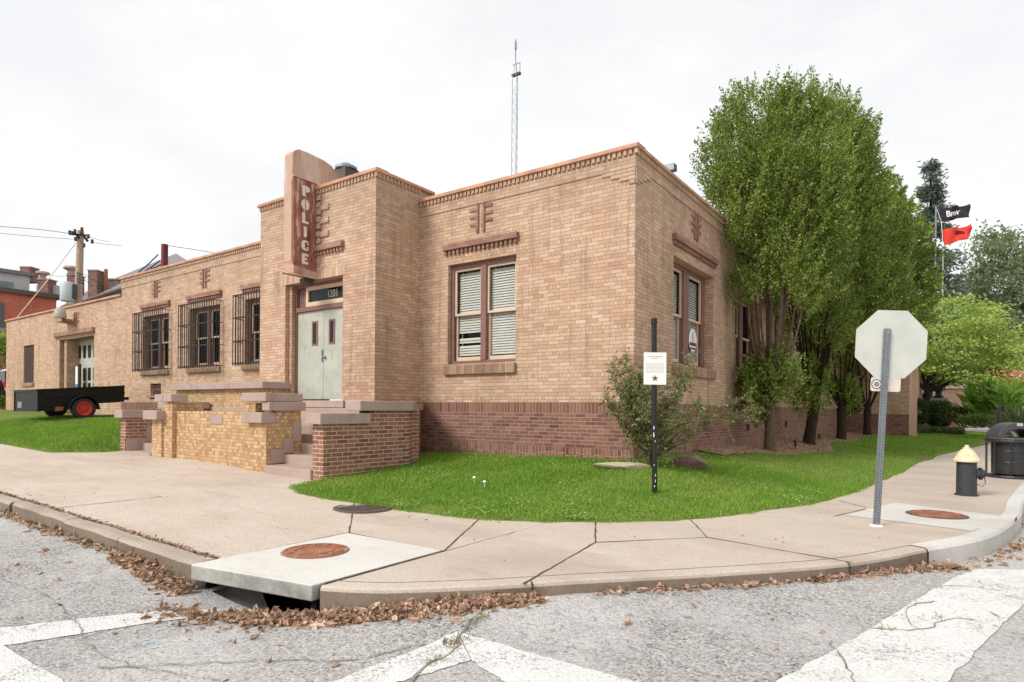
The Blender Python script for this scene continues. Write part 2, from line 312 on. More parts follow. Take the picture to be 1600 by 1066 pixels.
def tag(o, label, cat, group=None):
    o['label'] = label; o['category'] = cat
    if group: o['group'] = group
    return o
def thing(name, loc, label, cat, group=None):
    o = bpy.data.objects.new(name, None); COL.objects.link(o); o.location = loc; o.empty_display_size = .2; ORG[o.name] = Vector(loc)
    return tag(o, label, cat, group)
def structure(o): o['kind'] = 'structure'; return o
def stuff(o): o['kind'] = 'stuff'; return o
def text_mesh(mb, txt, size, fn, mi=0, depth=.003, bold=0):
    cu = bpy.data.curves.new('t', 'FONT'); cu.body = txt; cu.size = size; cu.extrude = depth; cu.align_x = 'CENTER'; cu.align_y = 'CENTER'; cu.resolution_u = 4; cu.offset = bold
    ob = bpy.data.objects.new('t', cu); COL.objects.link(ob); dg = bpy.context.evaluated_depsgraph_get(); dg.update()
    me = bpy.data.meshes.new_from_object(ob.evaluated_get(dg))
    mb.add([fn(*v.co) for v in me.vertices], [tuple(p.vertices) for p in me.polygons], mi)
    bpy.data.objects.remove(ob); bpy.data.curves.remove(cu); bpy.data.meshes.remove(me)
def leaves(name, P, D, L, W, mat, parent=None, fold=.25, org=None, kind=None, curl=0):
    """P centres (n,3), D directions (n,3), L length, W width -> one mesh of rhomb leaves"""
    n = len(P); P = np.asarray(P, float); D = np.asarray(D, float); D /= np.linalg.norm(D, axis=1)[:, None]+1e-9
    r = rng.normal(size=(n, 3)); Sd = np.cross(D, r); Sd /= np.linalg.norm(Sd, axis=1)[:, None]+1e-9
    Nn = np.cross(Sd, D); L = np.broadcast_to(L, (n,))[:, None]; W = np.broadcast_to(W, (n,))[:, None]
    o0 = Vector(org) if org is not None else (ORG[parent.name] if parent is not None else Vector((0, 0, 0)))
    P = P - np.array(o0)
    a = P; b = P + D*L*.45 + Sd*W*.5 + Nn*W*fold; c = P + D*L; d = P + D*L*.45 - Sd*W*.5 + Nn*W*fold
    if curl:      # two halves folded along the midrib, tip and edges curling up
        m1 = P + D*L*.5 - Nn*W*fold*.4; t_ = P + D*L + Nn*L*rng.uniform(-.1, curl, (n, 1))
        l1 = P + D*L*.22 + Sd*W*.42 + Nn*W*fold*rng.uniform(.2, 1, (n, 1)); l2 = P + D*L*.66 + Sd*W*.46*rng.uniform(.6, 1.1, (n, 1)) + Nn*W*fold*rng.uniform(.4, 1.3, (n, 1))
        r1 = P + D*L*.22 - Sd*W*.42 + Nn*W*fold*rng.uniform(.2, 1, (n, 1)); r2 = P + D*L*.66 - Sd*W*.46*rng.uniform(.6, 1.1, (n, 1)) + Nn*W*fold*rng.uniform(.4, 1.3, (n, 1))
        V = np.stack([P, l1, l2, t_, r2, r1, m1], 1).reshape(-1, 3); q = np.array([[0, 1, 2, 6], [6, 2, 3, 4], [0, 6, 4, 5]])
        me = bpy.data.meshes.new(name); me.from_pydata(V.tolist(), [], (np.arange(n)[:, None, None]*7+q[None]).reshape(-1, 4).tolist()); me.materials.append(MAT[mat])
        o = bpy.data.objects.new(name, me); COL.objects.link(o); ORG[o.name] = o0; o.location = o0
        if kind: o['kind'] = kind
        return o
    V = np.stack([a, b, c, d], 1).reshape(-1, 3)
    me = bpy.data.meshes.new(name); me.vertices.add(4*n); me.loops.add(4*n); me.polygons.add(n)
    me.vertices.foreach_set('co', V.ravel().astype(np.float32)); me.loops.foreach_set('vertex_index', np.arange(4*n, dtype=np.int32))
    me.polygons.foreach_set('loop_start', np.arange(0, 4*n, 4, dtype=np.int32)); me.polygons.foreach_set('loop_total', np.full(n, 4, dtype=np.int32))
    me.update(calc_edges=True); me.materials.append(MAT[mat])
    o = bpy.data.objects.new(name, me); COL.objects.link(o); ORG[o.name] = o0
    if parent is not None: o.parent = parent; o.location = o0 - ORG[parent.name]
    else: o.location = o0
    if kind: o['kind'] = kind
    return o
# px -> world helpers used only to choose real places for far background things
def at(u, v, d):
    du, dv = u-800, -(v-639.2); X = (cr*du - sr*dv)/F_PX; Y = (sr*du + cr*dv)/F_PX
    return CAMLOC + (fw + rt*X + up*Y)*d
# ------------------------------------------------------------------ terrain functions
def K(x): return .17 + .016*np.maximum(0, -x-1)
def G(x, y):
    g = .03*np.clip(-x/3.6, 0, 1) + .002*np.maximum(0, -x-3.6)
    return K(x) + np.clip(y+7, 0, 4.0)*g
def resample(pts, step):
    P = np.array(pts, float); out_ = [P[0]]
    # Catmull-Rom
    Q = np.vstack([2*P[0]-P[1], P, 2*P[-1]-P[-2]])
    res = []
    for i in range(1, len(Q)-2):
        n = max(2, int(np.linalg.norm(Q[i+1]-Q[i])/step))
        for k in range(n):
            t = k/n; res.append(.5*((2*Q[i]) + (-Q[i-1]+Q[i+1])*t + (2*Q[i-1]-5*Q[i]+4*Q[i+1]-Q[i+2])*t*t + (-Q[i-1]+3*Q[i]-3*Q[i+1]+Q[i+2])*t**3))
    res.append(P[-1]); return np.array(res)
KERB_ARC = resample([(.70, -6.86), (1.1, -6.64), (1.66, -6.10), (2.08, -5.61), (2.79, -4.84), (3.67, -3.75), (4.19, -2.69), (4.69, -1.57), (5.05, 0.2), (5.25, 2.2), (5.9, 7), (7.4, 16), (10, 32), (14, 55)], .25)
LAWN_EDGE = resample([(-3.6, -4.15), (-3.1, -4.38), (-2.4, -4.42), (-1.4, -4.32), (-.12, -4.08), (.89, -3.52), (1.88, -2.54), (2.44, -1.23), (2.9, .13), (3.28, 3.18), (4.11, 12.6), (5.81, 27.5), (6.9, 36)], .2)
def edge_dist(x, y):
    """signed distance to lawn edge, positive on the lawn side"""
    x = np.asarray(x, float); y = np.asarray(y, float); best = np.full(x.shape, 1e9); sg = np.zeros(x.shape)
    for a, b in zip(LAWN_EDGE[:-1], LAWN_EDGE[1:]):
        d = b-a; t = np.clip(((x-a[0])*d[0]+(y-a[1])*d[1])/(d@d), 0, 1); qx = a[0]+t*d[0]-x; qy = a[1]+t*d[1]-y; dd = np.hypot(qx, qy)
        s = np.sign(d[0]*(y-a[1])-d[1]*(x-a[0])); m = dd < best; best = np.where(m, dd, best); sg = np.where(m, s, sg)
    return best*sg
def lawn_z(x, y):
    x = np.asarray(x, float); y = np.asarray(y, float)
    d = edge_dist(x, y); dw = np.where(y < 0, np.hypot(np.maximum(x, 0), -y), np.maximum(x, 0)); dw = np.maximum(dw, 0)
    t = np.clip(d/(np.maximum(d, 0)+dw+1e-6), 0, 1); base = G(x, y)
    top = .60 - .02*np.clip(-x, 0, 5) - .012*np.maximum(0, y-12)
    z = base + .012 + (top-base-.012)*(t**1.15)
    z = np.where(d < 0, base + np.maximum(d, -.6)*.25, z)
    return z + .012*np.sin(3.1*x+1.3*y)*np.clip(d, 0, 1)
def left_lawn_z(x, y):
    x = np.asarray(x, float); y = np.asarray(y, float)
    e = -4.62 + .75*np.clip((x+11.3)/1.0, 0, 1.1)          # pavement edge
    d = y-e; base = G(x, y); top = 1.02 + .012*np.maximum(0, -x-14)
    z = base + .01 + (top-base)*np.clip(d/2.6, 0, 1)**.8
    z = np.where(y < -3.55, base+.008+(z-base-.008)*np.clip((-10.45-x)/.6, 0, 1), z)
    return np.where(d < 0, base + np.maximum(d, -.6)*.3, z), d
def grid(name, xs, ys, zf, mat, fn=None, keep=None):
    X, Y = np.meshgrid(xs, ys, indexing='ij'); Z = zf(X, Y); nx, ny = X.shape
    mb = MB(); mb.v = [tuple(p) for p in np.stack([X, Y, Z], -1).reshape(-1, 3)]
    for i in range(nx-1):
        for j in range(ny-1):
            if keep is not None and not keep(.5*(xs[i]+xs[i+1]), .5*(ys[j]+ys[j+1])): continue
            mb.f.append((i*ny+j, (i+1)*ny+j, (i+1)*ny+j+1, i*ny+j+1)); mb.m.append(0)
    return mb.build(name, mat, smooth=True, recalc=False)
# ------------------------------------------------------------------ ground, road
g0 = MB(); g0.quad((-600, -300, -.9), (600, -300, -.9), (600, 900, -.9), (-600, 900, -.9)); structure(g0.build('ground', 'far'))
_RA = KERB_ARC[(KERB_ARC[:, 1] < -2.4)]; _t = np.linspace(0, 1, len(_RA)); _RW = np.clip(np.minimum((_t-.03)/.22, (1-_t)/.25), 0, 1)
def road_z(x, y):
    x = np.asarray(x, float); y = np.asarray(y, float)
    z = .016*np.maximum(0, -x-1)
    z = z - .06*np.exp(-(((x-.1)/.75)**2 + ((y+7.05)/.30)**2))
    d2 = np.full(np.broadcast(x, y).shape, 1e9); w2 = np.zeros(d2.shape)
    for (px_, py_), w_ in zip(_RA, _RW):
        q = (x-px_)**2+(y-py_)**2; m_ = q < d2; d2 = np.where(m_, q, d2); w2 = np.where(m_, w_, w2)
    z = z + w2*.075*np.exp(-d2/.55**2) + .03*np.exp(-((y+7.05)/.35)**2)*np.clip((-x-.8)/.8, 0, 1)
    return z + .012*np.sin(1.3*x+.7)*np.sin(1.1*y) - .02*np.clip((x+2)/30, 0, 1)
xs = np.unique(np.concatenate([np.linspace(-80, -12, 24), np.linspace(-12, -2, 26), np.arange(-2, 6.5, .09), np.linspace(6.5, 30, 30), np.linspace(30, 80, 12)]))
ys = np.unique(np.concatenate([np.linspace(-60, -14, 12), np.linspace(-14, -8, 12), np.arange(-8, -1.5, .09), np.linspace(-1.5, 20, 30), np.linspace(20, 90, 25)]))
structure(grid('road', xs, ys, road_z, 'asphalt', keep=lambda x, y: (y < -6.2 or x > -2.0 and y < 0 or x > 3.5) and not (-.50 < x < .58 and y > -7.0)))
# pavement: strip from the kerb to beneath lawn and buildings
def walk_strip(name, outer, inner, mat, m=14, zoff=0):
    mb = MB(); n = len(outer)
    for i in range(n):
        for k in range(m+1):
            p = outer[i] + (inner[i]-outer[i])*(k/m); mb.v.append((p[0], p[1], float(G(p[0], p[1]))+zoff))
    for i in range(n-1):
        for k in range(m):
            a = i*(m+1)+k; mb.f.append((a, a+1, a+m+2, a+m+1)); mb.m.append(0)
    return structure(mb.build(name, mat, smooth=True))
xo = np.concatenate([np.linspace(-60, -14, 20), np.linspace(-13.4, -.62, 40)])
walk_strip('pavement', np.stack([xo, np.full_like(xo, -6.86)], 1), np.stack([xo, np.full_like(xo, -3.0)], 1), 'walkold')
nx_ = np.linspace(-.618, .66, 8)
walk_strip('pavement', np.stack([nx_, np.full_like(nx_, -5.52)], 1), np.stack([nx_, np.full_like(nx_, -3.6)], 1), 'walk', 6)
dirs = np.gradient(KERB_ARC, axis=0); dirs /= np.linalg.norm(dirs, axis=1)[:, None]; nor = np.stack([-dirs[:, 1], dirs[:, 0]], 1)
inner = KERB_ARC + nor*2.75
inner[:, 0] = np.maximum(inner[:, 0], .665)
o2 = KERB_ARC + nor*.03
walk_strip('pavement', o2, inner, 'walk', 14)
# kerbs
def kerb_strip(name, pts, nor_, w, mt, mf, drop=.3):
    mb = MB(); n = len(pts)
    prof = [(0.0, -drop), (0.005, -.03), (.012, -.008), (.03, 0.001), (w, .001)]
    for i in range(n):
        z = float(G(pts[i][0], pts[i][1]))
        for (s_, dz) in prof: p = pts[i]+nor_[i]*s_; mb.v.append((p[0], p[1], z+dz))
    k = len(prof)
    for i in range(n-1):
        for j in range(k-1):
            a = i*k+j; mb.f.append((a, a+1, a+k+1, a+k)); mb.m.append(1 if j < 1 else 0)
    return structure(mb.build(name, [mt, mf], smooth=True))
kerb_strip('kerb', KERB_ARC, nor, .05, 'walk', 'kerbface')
x_ = -.66
while x_ > -40:
    L_ = random.uniform(1.3, 1.9); a = x_-L_+.02; pts = np.stack([np.linspace(a, x_, 6), np.full(6, -7.02) + random.uniform(-.015, .015)], 1)
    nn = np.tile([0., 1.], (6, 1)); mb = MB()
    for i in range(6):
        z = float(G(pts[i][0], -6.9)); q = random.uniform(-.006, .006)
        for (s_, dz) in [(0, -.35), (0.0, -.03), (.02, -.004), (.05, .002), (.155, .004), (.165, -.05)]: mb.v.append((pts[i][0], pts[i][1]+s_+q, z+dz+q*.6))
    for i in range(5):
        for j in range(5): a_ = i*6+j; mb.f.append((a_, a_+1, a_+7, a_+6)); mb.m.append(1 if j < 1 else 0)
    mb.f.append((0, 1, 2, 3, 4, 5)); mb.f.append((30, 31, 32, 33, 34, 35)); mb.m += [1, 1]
    structure(mb.build('kerb', ['kerb', 'kerbface'])); x_ -= L_
# joints
def joint(a, b, w=.016, dz=.004):
    mb = MB(); a = np.array(a, float); b = np.array(b, float); n = max(2, int(np.linalg.norm(b-a)/.12)); d = (b-a)/np.linalg.norm(b-a); q = np.array([-d[1], d[0]])
    for i in range(n+1):
        p = a+(b-a)*i/n + q*random.uniform(-.005, .005); ww = w*random.uniform(.5, 1.2)
        for s_ in (-1, 1): r = p+q*s_*ww/2; mb.v.append((r[0], r[1], float(G(r[0], r[1]))+dz))
    mb.f = [(2*i, 2*i+1, 2*i+3, 2*i+2) for i in range(n)]; mb.m = [0]*n
    structure(mb.build('pavement_joint', 'joint'))
for a, b in [((.665, -6.78), (.665, -5.5)), ((.66, -5.505), (-.62, -5.505)), ((-.625, -5.5), (-.625, -6.9)), ((.665, -5.5), (-.09, -4.05)), ((1.82, -5.93), (1.576, -4.347)), ((1.576, -4.347), (1.09, -3.42)),
             ((1.576, -4.347), (2.364, -3.442)), ((2.364, -3.442), (1.854, -2.5)), ((2.364, -3.442), (3.69, -3.72)), ((-.65, -6.86), (-12, -6.86)), ((-.62, -5.5), (-1.9, -4.35)),
             ((3.45, -.2), (3.05, .3)), ((3.2, -1.25), (3.45, -.35)), ((4.98, -.3), (5.08, .8)), ((3.6, 4.2), (5.4, 4.0)), ((-4.3, -6.85), (-4.1, -5.7)), ((4.7, 9), (6.1, 8.6))]: joint(a, b)
# joints running down the kerb face
for (jx, jy) in [(1.84, -5.9), (3.68, -3.73), (4.17, -2.74)]:
    k_ = int(np.argmin(np.hypot(KERB_ARC[:, 0]-jx, KERB_ARC[:, 1]-jy))); p = KERB_ARC[k_]; d_ = dirs[k_]; n_ = nor[k_]; z = float(G(p[0], p[1])); mb = MB()
    for dd in (-.007, .007):
        for s_, dz in ((-.006, -.3), (-.006, -.03), (.006, -.004), (.035, .005)): mb.v.append((p[0]+d_[0]*dd+n_[0]*s_, p[1]+d_[1]*dd+n_[1]*s_, z+dz))
    mb.f = [(i, i+1, i+5, i+4) for i in range(3)]; mb.m = [0]*3; structure(mb.build('pavement_joint', 'joint'))
# tooled line along the arc
tl = KERB_ARC[:40] + nor[:40]*.17; mb = MB()
for i, p in enumerate(tl):
    for s_ in (-.004, .004): q = p+nor[i]*s_; mb.v.append((q[0], q[1], float(G(q[0], q[1]))+.003))
mb.f = [(2*i, 2*i+1, 2*i+3, 2*i+2) for i in range(len(tl)-1)]; mb.m = [0]*len(mb.f); structure(mb.build('pavement_joint', 'kerbface'))
# second concrete pad round the right manhole
mb = MB(); pad = [(3.30, -1.05), (4.55, -1.35), (4.98, .02), (3.72, .55)]; mb.add([(x, y, float(G(x, y))+.004) for x, y in pad], [(0, 1, 2, 3)]); structure(mb.build('pavement_patch', 'newconc'))
kp = KERB_ARC[(KERB_ARC[:, 1] > -2.9) & (KERB_ARC[:, 1] < 6)]; mb = MB()
kn = nor[(KERB_ARC[:, 1] > -2.9) & (KERB_ARC[:, 1] < 6)]
for i, p in enumerate(kp):
    for s_, dz in ((-.004, -.3), (-.004, -.02), (.02, .008), (.17, .009)): q = p+kn[i]*s_; mb.v.append((q[0], q[1], float(G(q[0], q[1]))+dz))
mb.f = [(4*i+j, 4*i+j+1, 4*i+j+5, 4*i+j+4) for i in range(len(kp)-1) for j in range(3)]; mb.m = [0]*len(mb.f); structure(mb.build('kerb', 'newconc'))
# road markings
def marking(poly, n=14):
    mb = MB(); a, b, c, d = [np.array(p, float) for p in poly]
    for i in range(n+1):
        for k in range(5):
            p = (a+(b-a)*i/n)*(1-k/4) + (d+(c-d)*i/n)*(k/4)
            if i not in (0, n) and k in (0, 4): p = p + rng.normal(0, .006, 2)
            mb.v.append((p[0], p[1], float(road_z(p[0], p[1]))+.005))
    mb.f = [(i*5+k, i*5+k+1, i*5+k+6, i*5+k+5) for i in range(n) for k in range(4)]; mb.m = [0]*len(mb.f); structure(mb.build('road_marking', 'paint'))
def rp(u, v):
    du, dv = u-800, -(v-639.2); X = (cr*du - sr*dv)/F_PX; Y = (sr*du + cr*dv)/F_PX; r = fw + rt*X + up*Y; p = CAMLOC + r*((0-EYE)/r.z); return (p.x, p.y)
def lerp2(a, b, t_): return (a[0]+(b[0]-a[0])*t_, a[1]+(b[1]-a[1])*t_)
marking([rp(-220, 1008), rp(348, 942), rp(300, 962), rp(-220, 1046)], 30)
a_, b_ = rp(0, 1006), rp(100, 1066); marking([lerp2(a_, b_, -1.2), lerp2(a_, b_, 2.5), (lerp2(a_, b_, 2.5)[0]-.6, lerp2(a_, b_, 2.5)[1]-1.2), (lerp2(a_, b_, -1.2)[0]-.6, lerp2(a_, b_, -1.2)[1]-1.2)], 40)
marking([rp(430, 1098), rp(714, 993), rp(736, 1034), rp(505, 1100)], 26)
marking([rp(716, 993), rp(1010, 1072), rp(860, 1112), rp(738, 1036)], 26)
marking([rp(1192, 1078), rp(1524, 889), rp(1657, 889), rp(1464, 1078)], 40)
def crack(pts, w=.010, amp=.03):
    P = resample(pts, .07); mb = MB(); P = P + rng.normal(0, amp*.4, P.shape)
    for i, p in enumerate(P):
        t = P[min(i+1, len(P)-1)]-P[max(i-1, 0)]; t /= np.linalg.norm(t); q = np.array([-t[1], t[0]]); ww = w*random.uniform(.3, 1.2)
        for s_ in (-1, 1): r = p+q*ww*s_/2; mb.v.append((r[0], r[1], float(road_z(r[0], r[1]))+.009))
    mb.f = [(2*i, 2*i+1, 2*i+3, 2*i+2) for i in range(len(P)-1)]; mb.m = [0]*len(mb.f); structure(mb.build('road_crack', 'crack'))
crack([(1.70, -6.25), (1.82, -6.6), (1.95, -6.85), (2.0, -7.2), (2.25, -7.7)], .02)
crack([(3.75, -5.3), (3.95, -5.9), (4.0, -6.3)], .012); crack([(3.9, -4.9), (4.2, -4.75), (4.35, -4.4), (4.5, -4.3)], .01); crack([(4.2, -4.75), (4.1, -4.35), (4.25, -4.0)], .009)
crack([(4.2, -3.6), (4.45, -3.35), (4.7, -3.3)], .009); crack([(.5, -8.2), (1.2, -7.55), (1.55, -7.3), (1.75, -6.9)], .012); crack([(-3.5, -8.2), (-1.2, -7.9), (.3, -8.1), (1.2, -7.9)], .008)
for (x, y, a_, l_) in [(-.35, -7.98, .4, .2), (-.1, -8.0, .1, .15), (.35, -7.85, .2, .22), (.1, -7.72, .5, .14), (-1.75, -8.05, .6, .25), (-1.15, -7.75, .5, .12)]:
    mb = MB(); k = 14; mb.add([(x+math.cos(2*math.pi*i/k+a_)*l_*random.uniform(.4, 1)*.8, y+math.sin(2*math.pi*i/k)*l_*random.uniform(.2, .6)*.5, 0) for i in range(k)], [tuple(range(k))])
    mb.xf(lambda X, Y, Z: (X, Y, float(road_z(X, Y))+.006)); structure(mb.build('chalk_mark', 'chalk'))
# storm inlet slab
t = thing('storm_drain', (0, -6.3, .17), 'pale concrete storm drain slab with a dark opening under its kerb edge', 'drain')
mb = MB(); mb.prism([(-.615, -5.515), (.655, -5.515), (.66, -6.90), (-.58, -7.12), (-.615, -7.1)], .065, .183, 0)
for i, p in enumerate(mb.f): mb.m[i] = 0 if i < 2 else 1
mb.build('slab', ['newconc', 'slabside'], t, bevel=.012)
mb = MB(); mb.box(-.62, .68, -6.35, -5.6, -.75, .06, 0); mb.box(-.72, -.54, -7.0, -5.6, -.75, .06, 0); mb.box(.60, .655, -6.86, -5.6, -.75, .06, 0); mb.box(-.6, .66, -7.2, -6.3, -.8, -.7, 0); mb.build('basin', 'dark', t)
mb = MB(); mb.add([(-.56, -7.09, .06), (-.62, -7.15, -.06), (-.15, -7.06, -.16), (-.1, -6.7, -.3), (-.54, -6.6, .05)], [(0, 1, 2, 3, 4)]); mb.build('apron', 'slabside', t)
def manhole(x, y, r, label, mat='rustiron'):
    z = float(G(x, y))+.014
    t = thing('manhole_cover', (x, y, z), label, 'manhole cover')
    mb = MB(); mb.lathe([(r, -.03), (r, .004), (r*.98, .008), (r*.9, .008), (r*.89, -.004), (r*.86, -.004), (r*.85, .006), (r*.62, .006), (r*.61, .001), (r*.55, .001), (r*.54, .007), (r*.1, .007)], (x, y, z), 40)
    for i in range(10):
        a = i*math.pi/5; q = Vector((math.cos(a), math.sin(a), 0)); mb.tube([Vector((x, y, z+.006))+q*r*.64, Vector((x, y, z+.006))+q*r*.83], .012, 4)
    mb.build('lid', mat, t); mb = MB(); mb.lathe([(r+.03, -.03), (r+.03, -.004), (r+.004, -.002), (r+.004, -.03)], (x, y, z), 40); mb.build('ring', 'iron', t)
manhole(-.20, -6.22, .285, 'rusty round manhole cover set in the pale drain slab by the kerb')
manhole(4.22, -.33, .30, 'rusty round manhole cover in the pavement near the fire hydrant')
t = thing('drain_grate', (-1.56, -4.5, .25), 'dark round iron drain grate at the point of the lawn', 'grate')
z = float(G(-1.56, -4.5)); mb = MB(); mb.lathe([(.36, -.02), (.36, .012), (.32, .012), (.32, -.02)], (-1.56, -4.5, z), 32)
mb.build('rim', 'iron', t); mb = MB()
for i in range(-6, 7):
    h = math.sqrt(max(0, .31**2-(i*.048)**2)); mb.box(-1.56+i*.048-.013, -1.56+i*.048+.013, -4.5-h, -4.5+h, z-.01, z+.010); mb.box(-1.56-h, -1.56+h, -4.5+i*.048-.006, -4.5+i*.048+.006, z-.012, z+.006)
mb.build('bars', 'iron', t); mb = MB(); mb.lathe([(.32, .002), (.01, .003)], (-1.56, -4.5, z), 24); mb.build('pit', 'dark', t)
# ------------------------------------------------------------------ lawns
def on_front_lawn(x, y): return True
xs = np.concatenate([np.arange(-5.2, 3.5, .15), np.arange(3.5, 9, .4)]); ys = np.concatenate([np.arange(-5, 5, .15), np.arange(5, 42, .8)])
structure(grid('lawn', xs, ys, lawn_z, 'turf', keep=lambda x, y: edge_dist(x, y) > -.35 and not (x < 0.0 and y > .2) and not (x < -3.45 and y < -1.4)))
def in_mulch(x, y): return (x < 1.55 + .25*np.sin(y*.9) - np.maximum(0, 6-y)*.38) & (y > 3.2) & (y < 34)
xs = np.arange(-.1, 2.3, .1); ys = np.arange(3.2, 34, .2)
mu = grid('mulch_bed', xs, ys, lambda x, y: lawn_z(x, y)+.012+.03*np.clip(1.0-x, 0, 1), 'mulch', keep=lambda x, y: bool(in_mulch(x, y))); structure(mu)
structure(grid('lawn', np.concatenate([np.arange(-40, -18, 1.0), np.arange(-18, -10.39, .2)]), np.arange(-5.4, .2, .2), lambda x, y: left_lawn_z(x, y)[0], 'turf', keep=lambda x, y: left_lawn_z(x, y)[1] > -.4 and x < -10.40))
mb = MB(); mb.add([(-19.5, -1.35, 0), (-16.9, -1.35, 0), (-16.9, -.9, 0), (-19.5, -.9, 0)], [(0, 1, 2, 3)]); mb.xf(lambda x, y, z: (x, y, float(left_lawn_z(x, y)[0])+.03)); structure(mb.build('path', 'walk'))
def blades(name, X, Y, Z, h0, h1, w, mat):
    n = len(X); h = rng.uniform(h0, h1, n); P = np.stack([X, Y, Z-.01], 1); D = np.stack([rng.normal(0, .45, n), rng.normal(0, .45, n), np.ones(n)], 1)
    return stuff(leaves(name, P, D, h, w, mat, fold=.1))
NB = 260000
X = rng.uniform(-4.6, 3.6, NB); Y = -4.6 + 14*rng.power(.75, NB)*1.0; Y = rng.choice([0, 1], NB, p=[.78, .22]); Y = np.where(Y == 0, rng.uniform(-4.6, 2.2, NB), rng.uniform(2.2, 14, NB))
d = edge_dist(X, Y) + rng.normal(0, .035, NB) + .06*np.sin(X*7+Y*5)*np.sin(X*3.3-Y*4.1); ok = (d > 0) & ~((X < .03) & (Y > -.02)) & ~in_mulch(X, Y) & ~((X < -3.45) & (Y < -1.5) & (X < -3.45))
bare = (np.hypot((X+.75)/1.6, Y+4.0) < .2) | (np.hypot((X-1.3)/2, Y+1.9) < .10) | (np.hypot((X-2.2)/.8, Y+.9) < .09) | (np.hypot((X+1.9)/2, Y+3.1) < .08); ok &= ~(bare & (rng.uniform(size=NB) < .85))
X, Y = X[ok], Y[ok]; patch = .5+.5*np.sin(X*2.3+np.sin(Y*1.7)*2)*np.sin(Y*2.9+X)
h1 = .030+.035*rng.uniform(size=len(X))+.022*patch+.05*(rng.uniform(size=len(X)) < .02)
n_ = len(X); D = np.stack([rng.normal(0, .5, n_), rng.normal(0, .5, n_), np.ones(n_)], 1)
stuff(leaves('grass', np.stack([X, Y, lawn_z(X, Y)-.01], 1), D, h1, .007+.004*rng.uniform(size=n_), 'grass', fold=.1))
NB = 60000; X = rng.uniform(.8, 6.5, NB); Y = rng.uniform(12, 37, NB); d = edge_dist(X, Y); ok = (d > 0) & ~in_mulch(X, Y); X, Y = X[ok], Y[ok]; n_ = len(X)
stuff(leaves('grass', np.stack([X, Y, lawn_z(X, Y)-.01], 1), np.stack([rng.normal(0, .5, n_), rng.normal(0, .5, n_), np.ones(n_)], 1), rng.uniform(.06, .1, n_), .018, 'grass', fold=.1))
NB = 90000; X = rng.uniform(-19.5, -10.45, NB); Y = rng.uniform(-5.2, -.1, NB); Z, d = left_lawn_z(X, Y); ok = d + rng.normal(0, .03, NB) > 0; X, Y, Z = X[ok], Y[ok], Z[ok]; n_ = len(X)
stuff(leaves('grass', np.stack([X, Y, Z-.01], 1), np.stack([rng.normal(0, .5, n_), rng.normal(0, .5, n_), np.ones(n_)], 1), rng.uniform(.05, .1, n_), .014, 'grass', fold=.1))
# ------------------------------------------------------------------ building
bld = thing('police_station', (-6, 6, .5), 'single storey tan brick police station with stepped parapets', 'building')
ZB, ZC = 1.58, 5.86      # top of plum base, underside of main coping
def wallmap(axis, c):
    # local (u, n, z): n = outward
    return (lambda u, n, z: (u, c-n, z)) if axis == 'y' else (lambda u, n, z: (c+n, u, z))
def wall(axis, c, u0, u1, z0, z1, ops, dep=.16, mi=0):
    mb = MB(); fn = wallmap(axis, c)
    us = sorted({u0, u1, *[o[0] for o in ops], *[o[1] for o in ops]}); zs = sorted({z0, z1, *[o[2] for o in ops], *[o[3] for o in ops]})
    for a, b in zip(us[:-1], us[1:]):
        for p, q in zip(zs[:-1], zs[1:]):
            um, zm = (a+b)/2, (p+q)/2
            if any(o[0] < um < o[1] and o[2] < zm < o[3] for o in ops): continue
            Q = [fn(a, 0, p), fn(b, 0, p), fn(b, 0, q), fn(a, 0, q)]
            mb.quad(*(Q if axis == 'x' else Q), mi)
    for o in ops:
        d = o[4] if len(o) > 4 else dep
        for (a, b) in [((o[0], o[2]), (o[1], o[2])), ((o[1], o[2]), (o[1], o[3])), ((o[1], o[3]), (o[0], o[3])), ((o[0], o[3]), (o[0], o[2]))]:
            mb.quad(fn(a[0], 0, a[1]), fn(b[0], 0, b[1]), fn(b[0], -d, b[1]), fn(a[0], -d, a[1]), mi)
    return mb
def join(*ms):
    r = MB()
    for m in ms:
        o = len(r.v); r.v += m.v; r.f += [tuple(i+o for i in f) for f in m.f]; r.m += m.m
    return r
RW = 24.0
LC = [-10.78, -13.78, -16.80]; RC = [3.0, 7.15, 11.3, 15.45, 19.6]
f_ops = [(-4.165, -2.44, 2.36, 4.42)]
l_ops = [(c-.86, c+.86, 2.62, 4.43) for c in LC] + [(-17.14, -16.42, 1.80, 2.19, .12)]
r_ops = [(c-1.22, c+1.22, 2.36, 4.43, .2) for c in RC] + [(7.0, 7.35, .92, 1.1, .1), (11.55, 11.95, .92, 1.12, .1)]
g_ops = [(-28.9, -27.66, 2.42, 4.05, .08), (-24.85, -21.57, .8, 4.07, .55)]
TX0, TX1, TY = -8.94, -4.98, -1.25
t_ops = [(-7.95, -5.965, 1.60, 4.21, .30)]
W = join(wall('y', 0, TX1, 0, ZB, ZC, f_ops), wall('x', 0, 0, RW, ZB, ZC, [o for o in r_ops if o[3] > 2]), wall('y', 0, -19.3, TX0, ZB, ZC, l_ops),
         wall('y', 0, -31.15, -19.3, ZB-.9, 5.29, g_ops), wall('y', TY, TX0, TX1, ZB, 6.14, t_ops), wall('x', TX1, TY, 0, ZB, 6.14, []), wall('x', TX0, TY, 0, ZB, 6.14, []),
         wall('x', -31.15, 0, 14, .3, 5.29, []), wall('x', -19.3, 0, 14, 5.29, ZC, []))
